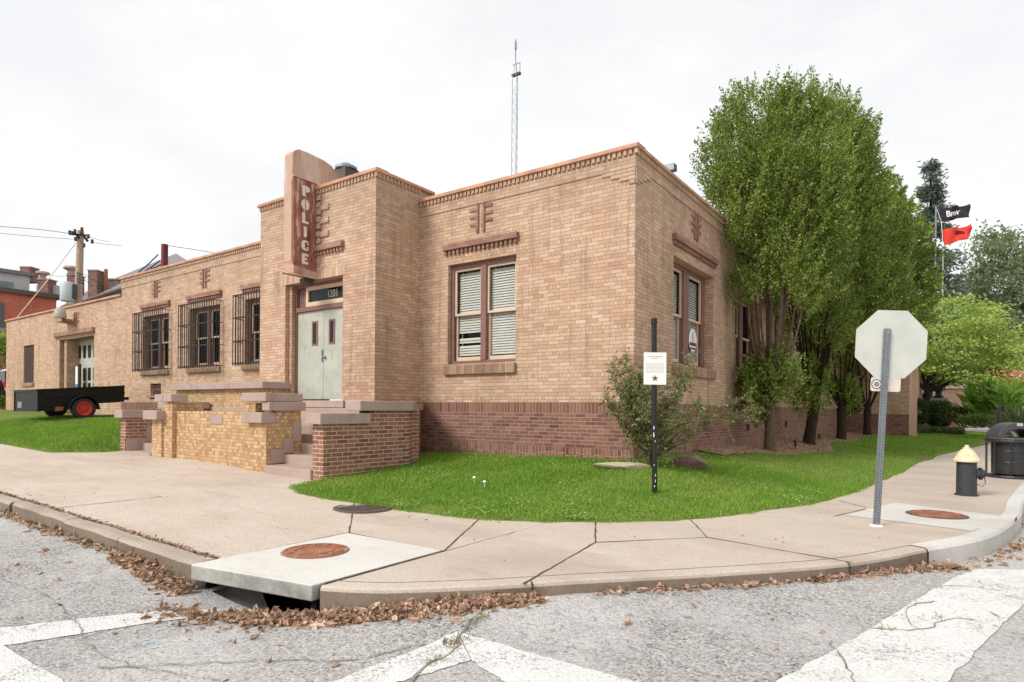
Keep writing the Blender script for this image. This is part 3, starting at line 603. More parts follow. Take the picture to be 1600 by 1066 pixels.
# tower upper part behind and its back
for (x0, x1, y0, y1, z0, z1) in [(TX0, TX1, 0.001, .4, ZC, 6.14)]:
    W.quad((x0, y1, z0), (x1, y1, z0), (x1, y1, z1), (x0, y1, z1)); W.quad((x1, 0, z0), (x1, y1, z0), (x1, y1, z1), (x1, 0, z1)); W.quad((x0, 0, z0), (x0, y1, z0), (x0, y1, z1), (x0, 0, z1))
# far right projecting wing
W.quad((0, RW, .3), (2.75, RW, .3), (2.75, RW, 4.2), (0, RW, 4.2)); W.quad((2.75, RW, .3), (2.75, 40, .3), (2.75, 40, 4.2), (2.75, RW, 4.2)); W.quad((-14, 40, .3), (2.75, 40, .3), (2.75, 40, 5.8), (-14, 40, 5.8))
W.build('wall', 'tan', bld, recalc=False)
# orientation: make all wall faces point outward is not needed for brick mapping beyond sign
B = join(wall('y', 0, -19.3, TX0, .4, 1.377, []), wall('y', 0, TX1, 0, .4, 1.377, []), wall('x', 0, 0, RW, .35, 1.377, [o for o in r_ops if o[3] < 2]), wall('y', TY, TX0, TX1, .3, 1.377, []), wall('x', TX1, TY, 0, .3, 1.377, []), wall('x', TX0, TY, 0, .3, 1.377, []))
B.quad((0, RW-.004, .3), (2.77, RW-.004, .3), (2.77, RW-.004, 1.35), (0, RW-.004, 1.35))
B.xf(lambda x, y, z: (x, y, z)); B.build('base', 'plum', bld, recalc=False)
B = join(wall('y', 0, -19.3, TX0, 1.377, ZB, []), wall('y', 0, TX1, 0, 1.377, ZB, []), wall('x', 0, 0, RW, 1.377, ZB, []), wall('y', TY, TX0, TX1, 1.377, ZB, []), wall('x', TX1, TY, 0, 1.377, ZB, []), wall('x', TX0, TY, 0, 1.377, ZB, []),
         wall('y', -.004, TX1, .004, .55, .767, []), wall('x', .004, -.004, RW, .45, .767, []), wall('y', -.004, -19.3, TX0, .5, .767, []))
B.build('soldier_course', 'plumsold', bld, recalc=False)
mb = MB()
mb.quad((-31.1, .2, 4.9), (-19.3, .2, 4.9), (-19.3, 14, 4.9), (-31.1, 14, 4.9)); mb.quad((-19.3, .2, 5.5), (-.2, .2, 5.5), (-.2, 40, 5.5), (-19.3, 40, 5.5)); mb.quad((TX0+.2, TY+.2, 5.8), (TX1-.2, TY+.2, 5.8), (TX1-.2, .4, 5.8), (TX0+.2, .4, 5.8))
mb.quad((0, RW, 4.0), (2.7, RW, 4.0), (2.7, 40, 4.0), (0, 40, 4.0)); mb.build('roof', 'roof', bld)
# copings
def cop(mb, pts, z, w=.34, ov=.07, h=.075):
    pass
mb = MB(); o_ = .065; w_ = .30; h_ = .062
def copy_line_y(c, u0, u1, z): mb.box(u0, u1, c-o_, c+w_, z, z+h_); mb.box(u0, u1, c-o_+.02, c+w_-.02, z+h_, z+h_+.018)
copy_line_y(0, TX1, o_, ZC); mb.box(-w_, o_, w_+.002, RW, ZC, ZC+h_); mb.box(-w_+.02, o_-.02, w_, RW, ZC+h_, ZC+h_+.018)
copy_line_y(TY, TX0-o_, TX1+o_, 6.14); mb.box(TX1-w_, TX1+o_, TY+w_+.002, .4, 6.14, 6.14+h_); mb.box(TX0-o_, TX0+w_, TY+w_+.002, .4, 6.14, 6.14+h_)
copy_line_y(0, -19.3-o_, TX0, ZC); mb.box(-19.3-o_, -19.3+w_, w_+.002, 14, ZC, ZC+h_)
copy_line_y(0, -31.15-o_, -19.3-.002, 5.29); mb.box(-31.15-o_, -31.15+w_, w_+.002, 14, 5.29, 5.29+h_)
mb.box(-.05, 2.82, RW-.05, RW+.3, 4.2, 4.28)
mb.build('coping', 'terra', bld, bevel=.012)
# dentils and corbel courses
mb = MB()
def dent_y(c, u0, u1, z, st=.1):
    n = int((u1-u0)/st)
    for i in range(n+1):
        u = u0+(u1-u0)*i/n; mb.box(u-.03, u+.03, c-.032, c+.02, z-.088, z)
    mb.box(u0, u1, c-.012, c+.02, z-.005, z)
def dent_x(c, u0, u1, z, st=.1):
    n = int((u1-u0)/st)
    for i in range(n+1):
        u = u0+(u1-u0)*i/n; mb.box(c-.02, c+.032, u-.03, u+.03, z-.088, z)
dent_y(0, TX1+.06, .015, ZC); dent_x(0, .085, RW, ZC); dent_y(TY, TX0+.02, TX1+.015, 6.14); dent_x(TX1, TY+.085, -.05, 6.14); dent_y(0, -19.28, TX0-.06, ZC)
mb.build('dentils', 'tanplain', bld)
mb = MB()
for (c, u0, u1, zz) in [(0, TX1, .018, 5.55), (0, -19.3, TX0, 5.55)]: mb.box(u0, u1, c-.018, c+.02, zz-.005, zz+.06)
mb.box(-.02, .018, .02, RW, 5.545, 5.61)
for i in range(4):     # stepped corner corbels
    mb.box(-.62+.17*i, .0, -.018-.002*i, .02, 5.545-.068*(i+1), 5.54-.068*i); mb.box(-.02, .018+.002*i, .0, .62-.17*i, 5.545-.068*(i+1), 5.54-.068*i)
for k in range(3):
    mb.box(TX0-.42+.1*k, TX0-.06, -.03, .02, 5.15-.2*k, 5.22-.2*k)
mb.build('corbel_course', 'tan', bld)
# brick hood lintels + stylised brick ornaments
def hood(axis, c, u0, u1, z0, z1, pr=.09):
    mb = MB(); fn = wallmap(axis, c); mb.box(u0, u1, -.02, pr, z0, z1); n = max(4, int((u1-u0)/.105))
    for i in range(n): u = u0+.06+(u1-u0-.12)*i/(n-1); mb.box(u-.03, u+.03, -.02, .055, z0-.085, z0)
    mb.xf(fn); mb.build('hood', 'trimbrick', bld, bevel=.004)
def motif(axis, c, uc, z0=4.98, z1=5.55, s=1.0):
    mb = MB(); fn = wallmap(axis, c)
    for d in (-.078, .078): mb.box(uc+d*s-.030, uc+d*s+.030, -.02, .04, z0, z1)
    for k in range(3):
        z = z0+.17+.145*k; mb.box(uc-.27*s, uc-.118*s, -.02, .025, z-.03, z+.025); mb.box(uc+.118*s, uc+.29*s, -.02, .025, z+.01, z+.065)
    mb.xf(fn); mb.build('brick_motif', 'trimbrick', bld)
hood('y', 0, -4.265, -2.38, 4.71, 4.825); motif('y', 0, -3.31)
for c in LC: hood('y', 0, c-.96, c+.96, 4.70, 4.82)
for c in LC[1:]: motif('y', 0, c)
for c in RC: hood('x', 0, c-1.3, c+1.3, 4.71, 4.83); motif('x', 0, c)
hood('y', 0, -25.2, -21.5, 4.2, 4.36); hood('y', TY, -7.93, -5.93, 4.80, 4.92); motif('y', 0, -23.25, 4.5, 5.05)
# tower ornament steps beside the sign
mb = MB()
for zc_ in (5.72, 5.44, 5.15): mb.box(-6.80, -6.42, TY-.035, TY+.02, zc_-.05, zc_+.06)
for k in range(7): mb.box(-6.80, -6.68, TY-.05-.01*(k % 2), TY+.02, 4.97+.155*k, 5.07+.155*k)
mb.build('tower_ornament', 'tan', bld); mb = MB()
for zc_ in (5.72, 5.44, 5.15): mb.box(-7.5, -7.12, TY-.035, TY+.02, zc_-.05, zc_+.06)
mb.build('tower_ornament', 'tan', bld)
mb = MB(); mb.box(-8.05, -5.87, TY-.008, TY+.02, 4.21, 4.41); mb.build('lintel_stone', 'tanplain', bld)
# windows
def sill(axis, c, u0, u1, z0, z1):
    mb = MB(); mb.box(u0, u1, -.1, .07, z0, z1); mb.box(u0+.0, u1, -.16, -.02, z1-.01, z1+.02); mb.xf(wallmap(axis, c)); mb.build('sill', 'sill', bld, bevel=.015)
def window(axis, c, u0, u1, z0, z1, dep=.16, blind=0, mull=.13, side=.075, sep=None):
    fn = wallmap(axis, c); w = MB(); um = (u0+u1)/2; d = -dep
    w.box(u0, u0+side, d, d+.06, z0, z1); w.box(u1-side, u1, d, d+.06, z0, z1); w.box(u0+side, u1-side, d, d+.06, z1-.09, z1); w.box(u0+side, u1-side, d, d+.06, z0, z0+.07)
    w.box(um-mull/2, um+mull/2, d-.02, d+.075, z0+.07, z1-.09); w.xf(fn); fr = w.build('window', 'plumpaint', bld, bevel=.005)
    for k, (a, b) in enumerate([(u0+side, um-mull/2), (um+mull/2, u1-side)]):
        zm = z0+.07 + (z1-z0-.16)*.505
        for (p, q, e, nm) in [(zm-.02, z1-.09, d+.02, 'upper'), (z0+.07, zm+.025, d-.025, 'lower')]:
            s_ = MB(); t1 = .045; bt = .085 if nm == 'lower' else .045
            s_.box(a, a+t1, e-.035, e+.005, p, q); s_.box(b-t1, b, e-.035, e+.005, p, q); s_.box(a+t1, b-t1, e-.035, e+.005, q-.045, q); s_.box(a+t1, b-t1, e-.035, e+.005, p, p+bt)
            s_.xf(fn).build('sash', 'cream', fr)
            g = MB(); g.box(a+t1, b-t1, e-.022, e-.016, p+bt, q-.045); g.xf(fn).build('pane', 'glass', fr)
        if blind:
            s_ = MB(); n = int((z1-z0-.3)/.052)
            for i in range(n):
                zz = z1-.16-i*.052; gap = (blind == 2 and k == 0 and (n*.70 < i < n*.70+2.1 or n*.83 < i < n*.83+1.1))
                if gap: continue
                y0 = d-.07; tilt = .012; lo = .06 if blind == 2 and k == 0 else .02
                s_.add([(a+.02+lo*.5, y0-.012, zz), (b-.02, y0-.012, zz), (b-.02, y0+.012, zz-.050), (a+.02+lo*.5, y0+.012, zz-.050)], [(0, 1, 2, 3)])
            s_.box(a+.12, a+.13, d-.085, d-.08, z0+.2, z1-.1); s_.xf(fn).build('blind', 'blind', fr, recalc=False)
    # dark room behind
    r = MB(); r.box(u0+.01, u1-.01, d-.85, d-.80, z0+.01, z1-.01); r.box(u0+.005, u0+.02, d-.8, d-.02, z0, z1); r.box(u1-.02, u1-.005, d-.8, d-.02, z0, z1); r.box(u0+.02, u1-.02, d-.8, d-.02, z1-.02, z1-.005); r.box(u0+.02, u1-.02, d-.8, d-.04, z0+.002, z0+.012)
    r.xf(fn).build('reveal', 'dark', fr)
    return fr
window('y', 0, -4.165, -2.44, 2.36, 4.42, blind=2); sill('y', 0, -4.24, -2.42, 2.14, 2.34)
for c in LC: window('y', 0, c-.86, c+.86, 2.62, 4.43, dep=.2); sill('y', 0, c-.93, c+.93, 2.46, 2.60)
for i, c in enumerate(RC):
    window('x', 0, c-1.22, c+1.22, 2.36, 4.43, dep=.26, mull=.3, side=.16, blind=1 if i == 0 else 0); sill('x', 0, c-1.28, c+1.28, 2.14, 2.34)
# decals in the first window of the side wall
mb = MB(); mb.lathe([(.25, 0), (.25, .004), (.2, .004)], n=28, mi=0); mb.xf(lambda x, y, z: (z, x, y)); mb.xf(lambda x, y, z: (-.258+x, 3.62+y, 2.98+z)); fr_ = bld
mb.box(-.256, -.250, 3.42, 3.82, 2.86, 2.93, 1); mb.box(-.256, -.250, 3.46, 3.78, 2.78, 2.82, 1); mb.box(-.2535, -.250, 3.60, 3.64, 2.95, 3.15, 1); mb.build('window_sticker', ['white', 'maroon'], bld)
# small grates
for (c, axis, u0, u1, z0, z1) in [(0, 'y', -17.14, -16.42, 1.80, 2.19), (0, 'x', 7.0, 7.35, .92, 1.1), (0, 'x', 11.55, 11.95, .92, 1.12)]:
    mb = MB(); fn = wallmap(axis, c); mb.box(u0, u1, -.12, -.10, z0, z1, 1); n = 8
    for i in range(n): u = u0+(u1-u0)*(i+.5)/n; mb.box(u-.012, u+.012, -.09, -.07, z0, z1)
    mb.box(u0, u1, -.085, -.065, (z0+z1)/2-.012, (z0+z1)/2+.012); mb.xf(fn).build('vent_grate', ['plumpaint', 'dark'], bld)
mb = MB(); mb.box(-17.2, -16.36, -.07, .02, 1.73, 1.795); mb.build('sill', 'sill', bld)
# iron window bars
for c in LC:
    mb = MB(); u0, u1, y0 = c-1.0, c+1.0, -.27; z0, z1 = 2.58, 4.50
    for zz in (z0+.06, z0+.66, z0+1.30, z1): mb.box(u0, u1, y0-.009, y0+.009, zz-.02, zz+.02)
    n = 17
    for i in range(n):
        u = u0+(u1-u0)*i/(n-1); mb.tube([(u, y0, z0), (u, y0, z1+.03)], .0135, 5)
    for zz in (z0+.06, z0+.66, z0+1.30, z1):
        for u in (u0, u1): mb.tube([(u, y0, zz), (u, 0.01, zz)], .012, 5)
    for u in (u0, u1):
        for i in range(1, 3): mb.tube([(u, y0+.09*i, z0), (u, y0+.09*i, z1)], .009, 5)
    mb.build('window_bars', 'black', bld)
# entrance door
fn = wallmap('y', TY); mb = MB(); x0, x1 = -7.95, -5.965
mb.box(x0, x0+.14, -.30, -.20, 1.6, 4.21); mb.box(x1-.07, x1, -.30, -.20, 1.6, 4.21); mb.box(x0+.14, x1-.07, -.30, -.20, 4.14, 4.21); mb.box(x0+.14, x1-.07, -.30, -.18, 3.60, 3.70)
for k in range(4): mb.box(x0+.145+.08*k, x0+.215+.08*k, -.285, -.27, 3.705, 4.135)
fr = mb.xf(fn).build('door_frame', 'plumpaint', bld, bevel=.004)
mb = MB(); mb.box(x0+.002, x0+.095, -.198, -.10, 1.6, 4.205); mb.xf(fn).build('pilaster', 'tan', bld)
dl, dr_ = x0+.14, x1-.07; dm = (dl+dr_)/2+.04
for (a, b) in [(dl+.004, dm-.004), (dm+.004, dr_-.004)]:
    mb = MB(); mb.box(a, b, -.28, -.235, 1.63, 3.595); mb.xf(fn); dd = mb.build('door', 'door', bld, bevel=.004)
    c = a+.62 if a < dm-.1 and b < dm+.1 else a+.28
    mb = MB(); mb.box(c-.10, c+.10, -.236, -.222, 2.83, 3.37); mb.xf(fn).build('window_trim', 'plumpaint', dd); mb = MB(); mb.box(c-.055, c+.055, -.23, -.219, 2.87, 3.33); mb.xf(fn).build('pane', 'dglass', dd)
    if b < dm+.1:
        mb = MB(); mb.box(dm-.05, dm-.015, -.235, -.21, 2.45, 2.72); mb.lathe([(.03, 0), (.035, .05), (.015, .07)], (0, 0, 0), 12); mb.v[8:] = [(dm+.06+x, -.235+z, 2.55+y) for x, y, z in mb.v[8:]]; mb.xf(fn).build('handle', 'galv', dd)
mb = MB(); mb.box(dl+.32, dr_, -.28, -.21, 3.70, 3.80); mb.box(dl+.32, dr_, -.28, -.21, 4.06, 4.14); mb.box(dl+.32, dl+.40, -.28, -.21, 3.80, 4.06); mb.box(dr_-.03, dr_, -.28, -.21, 3.80, 4.06); tr_ = mb.xf(fn).build('transom', 'cream', bld)
mb = MB(); mb.box(dl+.40, dr_-.03, -.27, -.25, 3.80, 4.06); mb.xf(fn).build('pane', 'dglass', tr_)
mb = MB(); text_mesh(mb, '1201', .235, lambda x, y, z: fn((dl+dr_)/2+.32+x*.8, -.248+z, 3.925+y)); mb.build('numerals', plain('grey_numeral', S(176, 172, 164), .5, .3, .1, 9), tr_)
mb = MB(); mb.box(x0+.05, x1+.1, -.3, .06, 1.45, 1.60); mb.xf(fn).build('threshold', 'step', bld, bevel=.01)
# garage end door and blind window
mb = MB(); fn = wallmap('y', 0); gx0, gx1 = -24.85, -21.57
mb.box(gx0, gx1, -.62, -.54, .8, 4.07, 0); us_ = np.linspace(gx0+.25, gx1-.2, 7)
gd = mb.xf(fn).build('garage_door', 'door', bld)
mb = MB()
for i in range(6):
    u = (us_[i]+us_[i+1])/2
    for (a, b) in [(.95, 1.65), (1.75, 2.35), (2.45, 2.95), (3.35, 3.85)]:
        mb = MB(); mb.box(u-.12, u+.12, -.542, -.525, a, b); mb.xf(fn).build('pane', 'dglass', gd)
mb = MB(); mb.box(gx0+.2, gx0+.42, .10, .54, .8, 4.065); mb.build('pier', 'tan', bld)
mb = MB(); mb.box(-28.88, -27.68, -.075, -.06, 2.44, 4.03); mb.xf(fn).build('boarded_window', plain('brown_board', S(72, 58, 56), .8, .2, .15, 8), bld); sill('y', 0, -28.98, -27.6, 2.26, 2.41)
# ------------------------------------------------------------------ entrance stoop
st = thing('entrance_stoop', (-6.9, -2.8, .35), 'brick entrance stoop with stone steps and stepped stone caps', 'steps')
GZ = -.1
mb = MB()
def redwall(sgn):
    xa = -6.96+sgn*3.22; xb = -6.96+sgn*3.48; m = MB()
    pl = [(xa, -3.62), (xb, -3.62), (xb, -2.70), (xa, -2.70)]; m.prism(pl, GZ, 1.19)
    xc_ = -6.96+sgn*3.22; q = lambda d: -6.96+sgn*d; pl = [(xa, -2.699), (xb, -2.699), (xb, -1.78), (q(2.08), -.014), (q(1.995), -.014), (q(1.995), -1.262), (xa, -1.262)]
    m.prism(pl, GZ, 1.40); return m
join(redwall(1)).build('side_wall', 'red', st); redwall(-1).build('side_wall', 'red', st)
# yellow front parapet
m = MB(); m.box(-8.45, -5.55, -3.50, -2.95, GZ, 1.36)
for (a, b, y, zt) in [(-9.0, -8.60, -3.62, 1.18), (-8.60, -8.25, -3.58, 1.52), (-5.32, -4.97, -3.63, 1.18), (-5.64, -5.32, -3.61, 1.52)]: m.box(a, b, y, -2.951, GZ, zt)
m.box(-5.32, -4.975, -3.45, -2.955, GZ, 1.39); m.box(-8.95, -8.6, -3.45, -2.955, GZ, 1.39)
m.box(-11.85, -7.93, -1.74, -.02, .3, 1.86); m.build('parapet', 'yellow', st)
def cap(x0, x1, y0, y1, z0, z1, parts=1, axis='x'):
    m = MB()
    for i in range(parts):
        if axis == 'x': m.box(x0+(x1-x0)*i/parts, x0+(x1-x0)*(i+1)/parts-.006, y0, y1, z0, z1)
        else: m.box(x0, x1, y0+(y1-y0)*i/parts, y0+(y1-y0)*(i+1)/parts-.006, z0, z1)
    m.build('cap_stone', 'cap', st, bevel=.012)
cap(-11.95, -7.86, -1.86, -.03, 1.86, 2.01, 3)
cap(-5.55, -4.95, -3.73, -3.46, 1.181, 1.36); cap(-9.12, -8.52, -3.75, -3.42, 1.181, 1.36)
cap(-5.66, -4.94, -3.66, -2.93, 1.545, 1.69, 1); cap(-8.86, -8.17, -3.64, -3.30, 1.545, 1.69, 2)
cap(-5.12, -4.90, -3.62, -2.90, 1.39, 1.54); cap(-9.25, -8.75, -3.40, -2.84, 1.39, 1.54)
cap(-3.80, -3.42, -3.72, -2.72, 1.191, 1.362); cap(-10.52, -10.12, -3.72, -2.72, 1.191, 1.362)
m = MB(); m.prism([(-3.80, -2.95), (-3.42, -2.95), (-3.42, -1.75), (-4.82, -.013), (-4.968, -.013), (-4.968, -1.27), (-3.80, -1.27)], 1.401, 1.565); m.build('cap_stone', 'cap', st, bevel=.012)
m = MB(); m.prism([(-10.12, -2.69), (-10.5, -2.69), (-10.5, -1.75), (-10.12, -1.8)], 1.401, 1.56); m.build('cap_stone', 'cap', st, bevel=.012)
# steps : two lower pairs beside the parapet, then full width
RS = [.30, .48, .64, .80, .96, 1.12, 1.28, 1.44]
ysr = [-3.66, -3.30, -2.945, -2.65, -2.36, -2.07, -1.78]
for i, y in enumerate(ysr):
    z0 = .20 if i == 0 else RS[i]-.02; z1 = RS[i+1]
    if i < 2:
        for a, b in [(-4.965, -3.745), (-10.18, -9.005)]:
            m = MB(); m.box(a, b, y, -2.93, z0-.25, z1+ (.0)); m.build('step', 'step', st, bevel=.012)
    else:
        m = MB(); m.box(-10.17, -3.745, y, -1.262, z0-.3, z1); m.build('step', 'step', st, bevel=.012)
# cheek facing stones along the steps
m = MB()
for (y0, y1, z0, z1) in [(-3.54, -3.30, .5, .74), (-3.30, -3.12, .66, .92), (-3.12, -2.96, .86, 1.20)]: m.box(-4.97, -4.945, y0, y1, z0, z1)
m.build('cheek_stone', 'cap', st); m = MB()
for (y0, y1, z0, z1) in [(-3.62, -3.2, .3, .75), (-3.2, -2.98, .6, 1.0)]: m.box(-10.205, -10.175, y0, y1, z0, z1)
m.build('cheek_stone', 'cap', st)
m = MB(); m.box(-6.98, -6.55, -3.512, -3.49, 1.13, 1.30); m.build('plaque', 'cap', st, bevel=.005)
# ------------------------------------------------------------------ police sign
sg = thing('police_sign', (-7.0, -1.6, 4.4), 'tall weathered blade sign lettered POLICE above the entrance', 'sign')
m = MB(); prof = [(-1.85, 4.45), (-1.85, 6.74), (-1.80, 6.82), (-1.70, 6.885), (-1.50, 6.89), (-1.05, 6.86), (-.84, 6.80), (-.66, 6.58), (-.66, 6.0), (-1.252, 6.0), (-1.252, 4.45)]
m.prism(prof, -7.14, -6.86, 0, lambda a, b, c: (c, a, b)); m.build('blade', 'signtan', sg, bevel=.012)
m = MB(); m.box(-7.13, -6.87, -1.862, -1.851, 4.5, 6.2); m.build('front_strip', 'signtan', sg)
m = MB(); m.prism([(-1.83, 4.42), (-1.83, 6.27), (-1.262, 6.255), (-1.262, 4.36)], -6.858, -6.828, 0, lambda a, b, c: (c, a, b)); pn = m.build('letter_panel', 'signred', sg, bevel=.004)
m = MB(); m.box(-6.868, -6.815, -1.845, -1.255, 6.27, 6.30); m.build('top_trim', 'signtan', sg)
m = MB()
m.add([(-7.24, -2.02, 4.32), (-6.76, -2.02, 4.20), (-6.74, -1.2, 4.20), (-7.26, -1.2, 4.32), (-7.22, -1.98, 4.40), (-6.80, -1.93, 4.24), (-6.78, -1.25, 4.25), (-7.22, -1.25, 4.42)], [(0, 1, 2, 3), (4, 5, 6, 7), (0, 1, 5, 4), (1, 2, 6, 5), (2, 3, 7, 6), (3, 0, 4, 7)])
m.prism([(-7.16, -1.86), (-6.83, -1.83), (-6.83, -1.255), (-7.16, -1.255)], 4.26, 4.46)
m.build('base_ledge', 'signtan', sg, bevel=.008)
m = MB(); m.box(-7.08, -6.92, -1.5, -1.252, 4.10, 4.22); m.build('bracket', 'iron', sg)
def letter(ch, zc, yc=-1.555, h=.22, w=.155):
    m = MB(); xf_ = lambda a, b, c: (-6.828+c, yc+a, zc+b); e = .012
    def bx(a0, a1, b0, b1): m.prism([(a0, b0), (a1, b0), (a1, b1), (a0, b1)], 0, e, 0, xf_)
    def half(c0, r, ry, sgn, n=10, gap=0): m.prism([(c0+sgn*r*math.sin(math.pi*i/n), -ry*math.cos(math.pi*i/n)+gap) for i in range(n+1)], 0, e, 0, xf_)
    H = h/2; Wd = w/2
    if ch == 'P': bx(-Wd, -Wd+.075, -H, H); half(-Wd+.09, .10, .065, 1, gap=H-.065)
    if ch == 'O': half(-.012, .085, H, -1); half(.012, .085, H, 1)
    if ch == 'L': bx(-Wd, -Wd+.07, -H, H); bx(-Wd+.07, Wd, -H, -H+.045)
    if ch == 'I': bx(-.035, .035, -H, H)
    if ch == 'C':
        half(-.01, .085, H, -1); bx(-.01, .075, H-.045, H-.005); bx(-.01, .075, -H+.005, -H+.045); bx(.055, .08, H-.09, H-.03); bx(.055, .08, -H+.03, -H+.09)
    if ch == 'E': bx(-Wd, -Wd+.07, -H, H); bx(-Wd+.07, Wd, H-.05, H); bx(-Wd+.07, Wd-.03, -.022, .022); bx(-Wd+.07, Wd, -H, -H+.05)
    m.build('letter', 'faded', pn)
for i, ch in enumerate('POLICE'): letter(ch, 6.03-.287*i)
# ------------------------------------------------------------------ roof items
t = thing('roof_cowl', (-5.9, 2.0, 5.5), 'dark metal chimney cowl rising behind the entrance parapet', 'chimney')
c0 = at(541, 277, 15.6); m = MB(); m.box(c0.x-.22, c0.x+.22, c0.y-.22, c0.y+.22, 5.5, at(541, 266, 15.6).z); m.build('stack', 'iron', t)
m = MB(); m.lathe([(.28, at(541, 266, 15.6).z), (.28, at(541, 266, 15.6).z+.06), (.1, at(541, 256, 15.6).z), (.02, at(541, 254, 15.6).z)], (c0.x, c0.y, 0), 12); m.build('cap', 'galv', t)
t = thing('roof_floodlight', tuple(at(1045, 272, 14.5)), 'small grey floodlight on the parapet of the side wall', 'floodlight')
b = Vector(t.location); m = MB(); m.box(b.x-.16, b.x+.16, b.y-.1, b.y+.1, b.z+.05, b.z+.2); m.build('head', 'galv', t); m = MB(); m.tube([(b.x-.1, b.y, b.z+.08), (b.x-.25, b.y, b.z-.35)], .02, 6); m.build('bracket', 'galv', t)
# antenna mast
D_ = 24.0; a0 = at(803, 300, D_); a1 = at(805, 62, D_)
t = thing('antenna_mast', (a0.x, a0.y, 5.4), 'tall thin lattice antenna mast rising behind the parapet', 'antenna')
m = MB(); s_ = .10; h = a1.z
pts_ = [(a0.x-s_, a0.y-.06), (a0.x+s_, a0.y-.06), (a0.x, a0.y+.16)]
for p in pts_: m.tube([(p[0], p[1], 5.4), (p[0]+.03, p[1], h-1.6), (a0.x+.03, a0.y, h-.75)], .013, 5)
z = 5.6; k = 0
while z < h-1.9:
    for i in range(3):
        p, q = pts_[i], pts_[(i+1) % 3]; m.tube([(p[0], p[1], z), (q[0], q[1], z+.38)], .005, 4)
    z += .38
m.build('lattice', 'galv', t)
m = MB(); m.tube([(a0.x+.03, a0.y, h-.8), (a0.x+.03, a0.y, h)], .02, 6); m.tube([(a0.x+.03, a0.y, h-.4), (a0.x+.03, a0.y, h-.1)], .04, 6); m.build('tip', 'galv', t)
m = MB(); zz = h-1.35
for q in (-2.2+1.35, -1.15): pass
zb, ztp = at(800, 117, D_).z, at(800, 101, D_).z
m.tube([(a0.x-s_, a0.y, ztp), (a0.x+.24, a0.y, ztp), (a0.x+.24, a0.y, zb), (a0.x-s_, a0.y, zb)], .014, 5); m.box(a0.x-.12, a0.x+.26, a0.y-.06, a0.y+.06, zb-.05, zb+.03); m.build('side_frame', 'wire', t)
# maroon service post with insulators on the left wing roof
D_ = 27.0; p0 = at(257, 415, D_); p1 = at(257, 382, D_)
t = thing('service_mast', (p0.x, p0.y, 5.5), 'maroon steel post with wire insulators above the left wing parapet', 'mast')
m = MB(); m.box(p0.x-.11, p0.x+.11, p0.y-.1, p0.y+.1, 5.4, p1.z); m.build('post', 'maroon', t); m = MB()
for i in range(8): m.tube([(p0.x-.11, p0.y, p1.z-.1-.12*i), (p0.x-.19, p0.y, p1.z-.1-.12*i)], .03, 6)
m.tube([(p0.x+.11, p0.y, p1.z-.08), (p0.x+.2, p0.y, p1.z-.08)], .03, 6); m.build('insulator', 'maroon', t)
m = MB()
for (u, v, u2, v2) in [(247, 398, 216, 426), (250, 407, 226, 424), (252, 413, 236, 420)]: m.tube([at(u, v, D_), at((u+u2)/2, (v+v2)/2+1, D_), at(u2, v2, D_)], .028, 5)
tag(m.build('service_cable', plain('purple_cable', S(74, 56, 84), .6, .3, .1, 4)), 'dark drooping service cables beside the maroon roof post', 'cable')
m = MB(); A = at(262, 384, D_); Bp = at(345, 397, D_+1)
m.tube([A, at(300, 389.5, D_+.5), Bp], .012, 5); tag(m.build('power_line', 'wire'), 'thin wire running right from the maroon roof post', 'wire')
# ------------------------------------------------------------------ wall floodlight
c = Vector((-23.3, -.02, 4.85)); t = thing('wall_floodlight', c, 'grey bell shaped floodlight on a bracket above the garage door', 'floodlight')
m = MB(); m.lathe([(.22, 0), (.23, .06), (.20, .26), (.12, .38), (.03, .42)], (0, 0, 0), 16); m.xf(lambda x, y, z: (c.x+x*.9-.1, c.y-.45+y*.9, c.z+z-.05)); m.build('shade', plain('grey_shade', S(176, 168, 156), .6, .3, .1, 5), t, smooth=True)
m = MB(); m.tube([(c.x-.1, c.y-.45, c.z+.1), (c.x-.1, c.y-.3, c.z-.2), (c.x-.1, c.y+.05, c.z-.25)], .04, 6); m.build('bracket', 'rustiron', t)
m = MB(); m.box(c.x-.85, c.x-.2, c.y-.35, c.y-.02, c.z-.16, c.z-.05); m.build('ballast_box', plain('olive_box', S(150, 138, 104), .6, .3, .1, 5), t)
# banner by garage door
m = MB(); m.box(-24.05, -23.85, .28, .33, 1.3, 3.0, 0); m.box(-24.06, -23.84, .275, .29, 2.0, 2.3, 1); m.box(-23.85, -23.72, .3, .36, 1.3, 3.1, 2)
tag(m.build('banner', ['white', plain('blue_cloth', S(90, 120, 170), .7, .2, .1, 6), 'black']), 'narrow white and blue banner hanging beside the garage door', 'banner')
# ------------------------------------------------------------------ helpers for placing on the ground
def hit(u, v, zf):
    du, dv = u-800, -(v-639.2); X = (cr*du - sr*dv)/F_PX; Y = (sr*du + cr*dv)/F_PX; r = fw + rt*X + up*Y
    lo, hi = 1.0, 80.0
    for k in range(800):
        t_ = 1+k*.1; p = CAMLOC + r*t_
        if p.z < float(zf(p.x, p.y)): lo, hi = t_-.1, t_; break
    for _ in range(30):
        m_ = (lo+hi)/2; p = CAMLOC + r*m_
        if p.z > float(zf(p.x, p.y)): lo = m_
        else: hi = m_
    p = CAMLOC + r*lo; return Vector((p.x, p.y, float(zf(p.x, p.y))))
def depth(p): return (Vector(p)-CAMLOC).dot(fw)
FZ = lambda x, y: lawn_z(x, y)
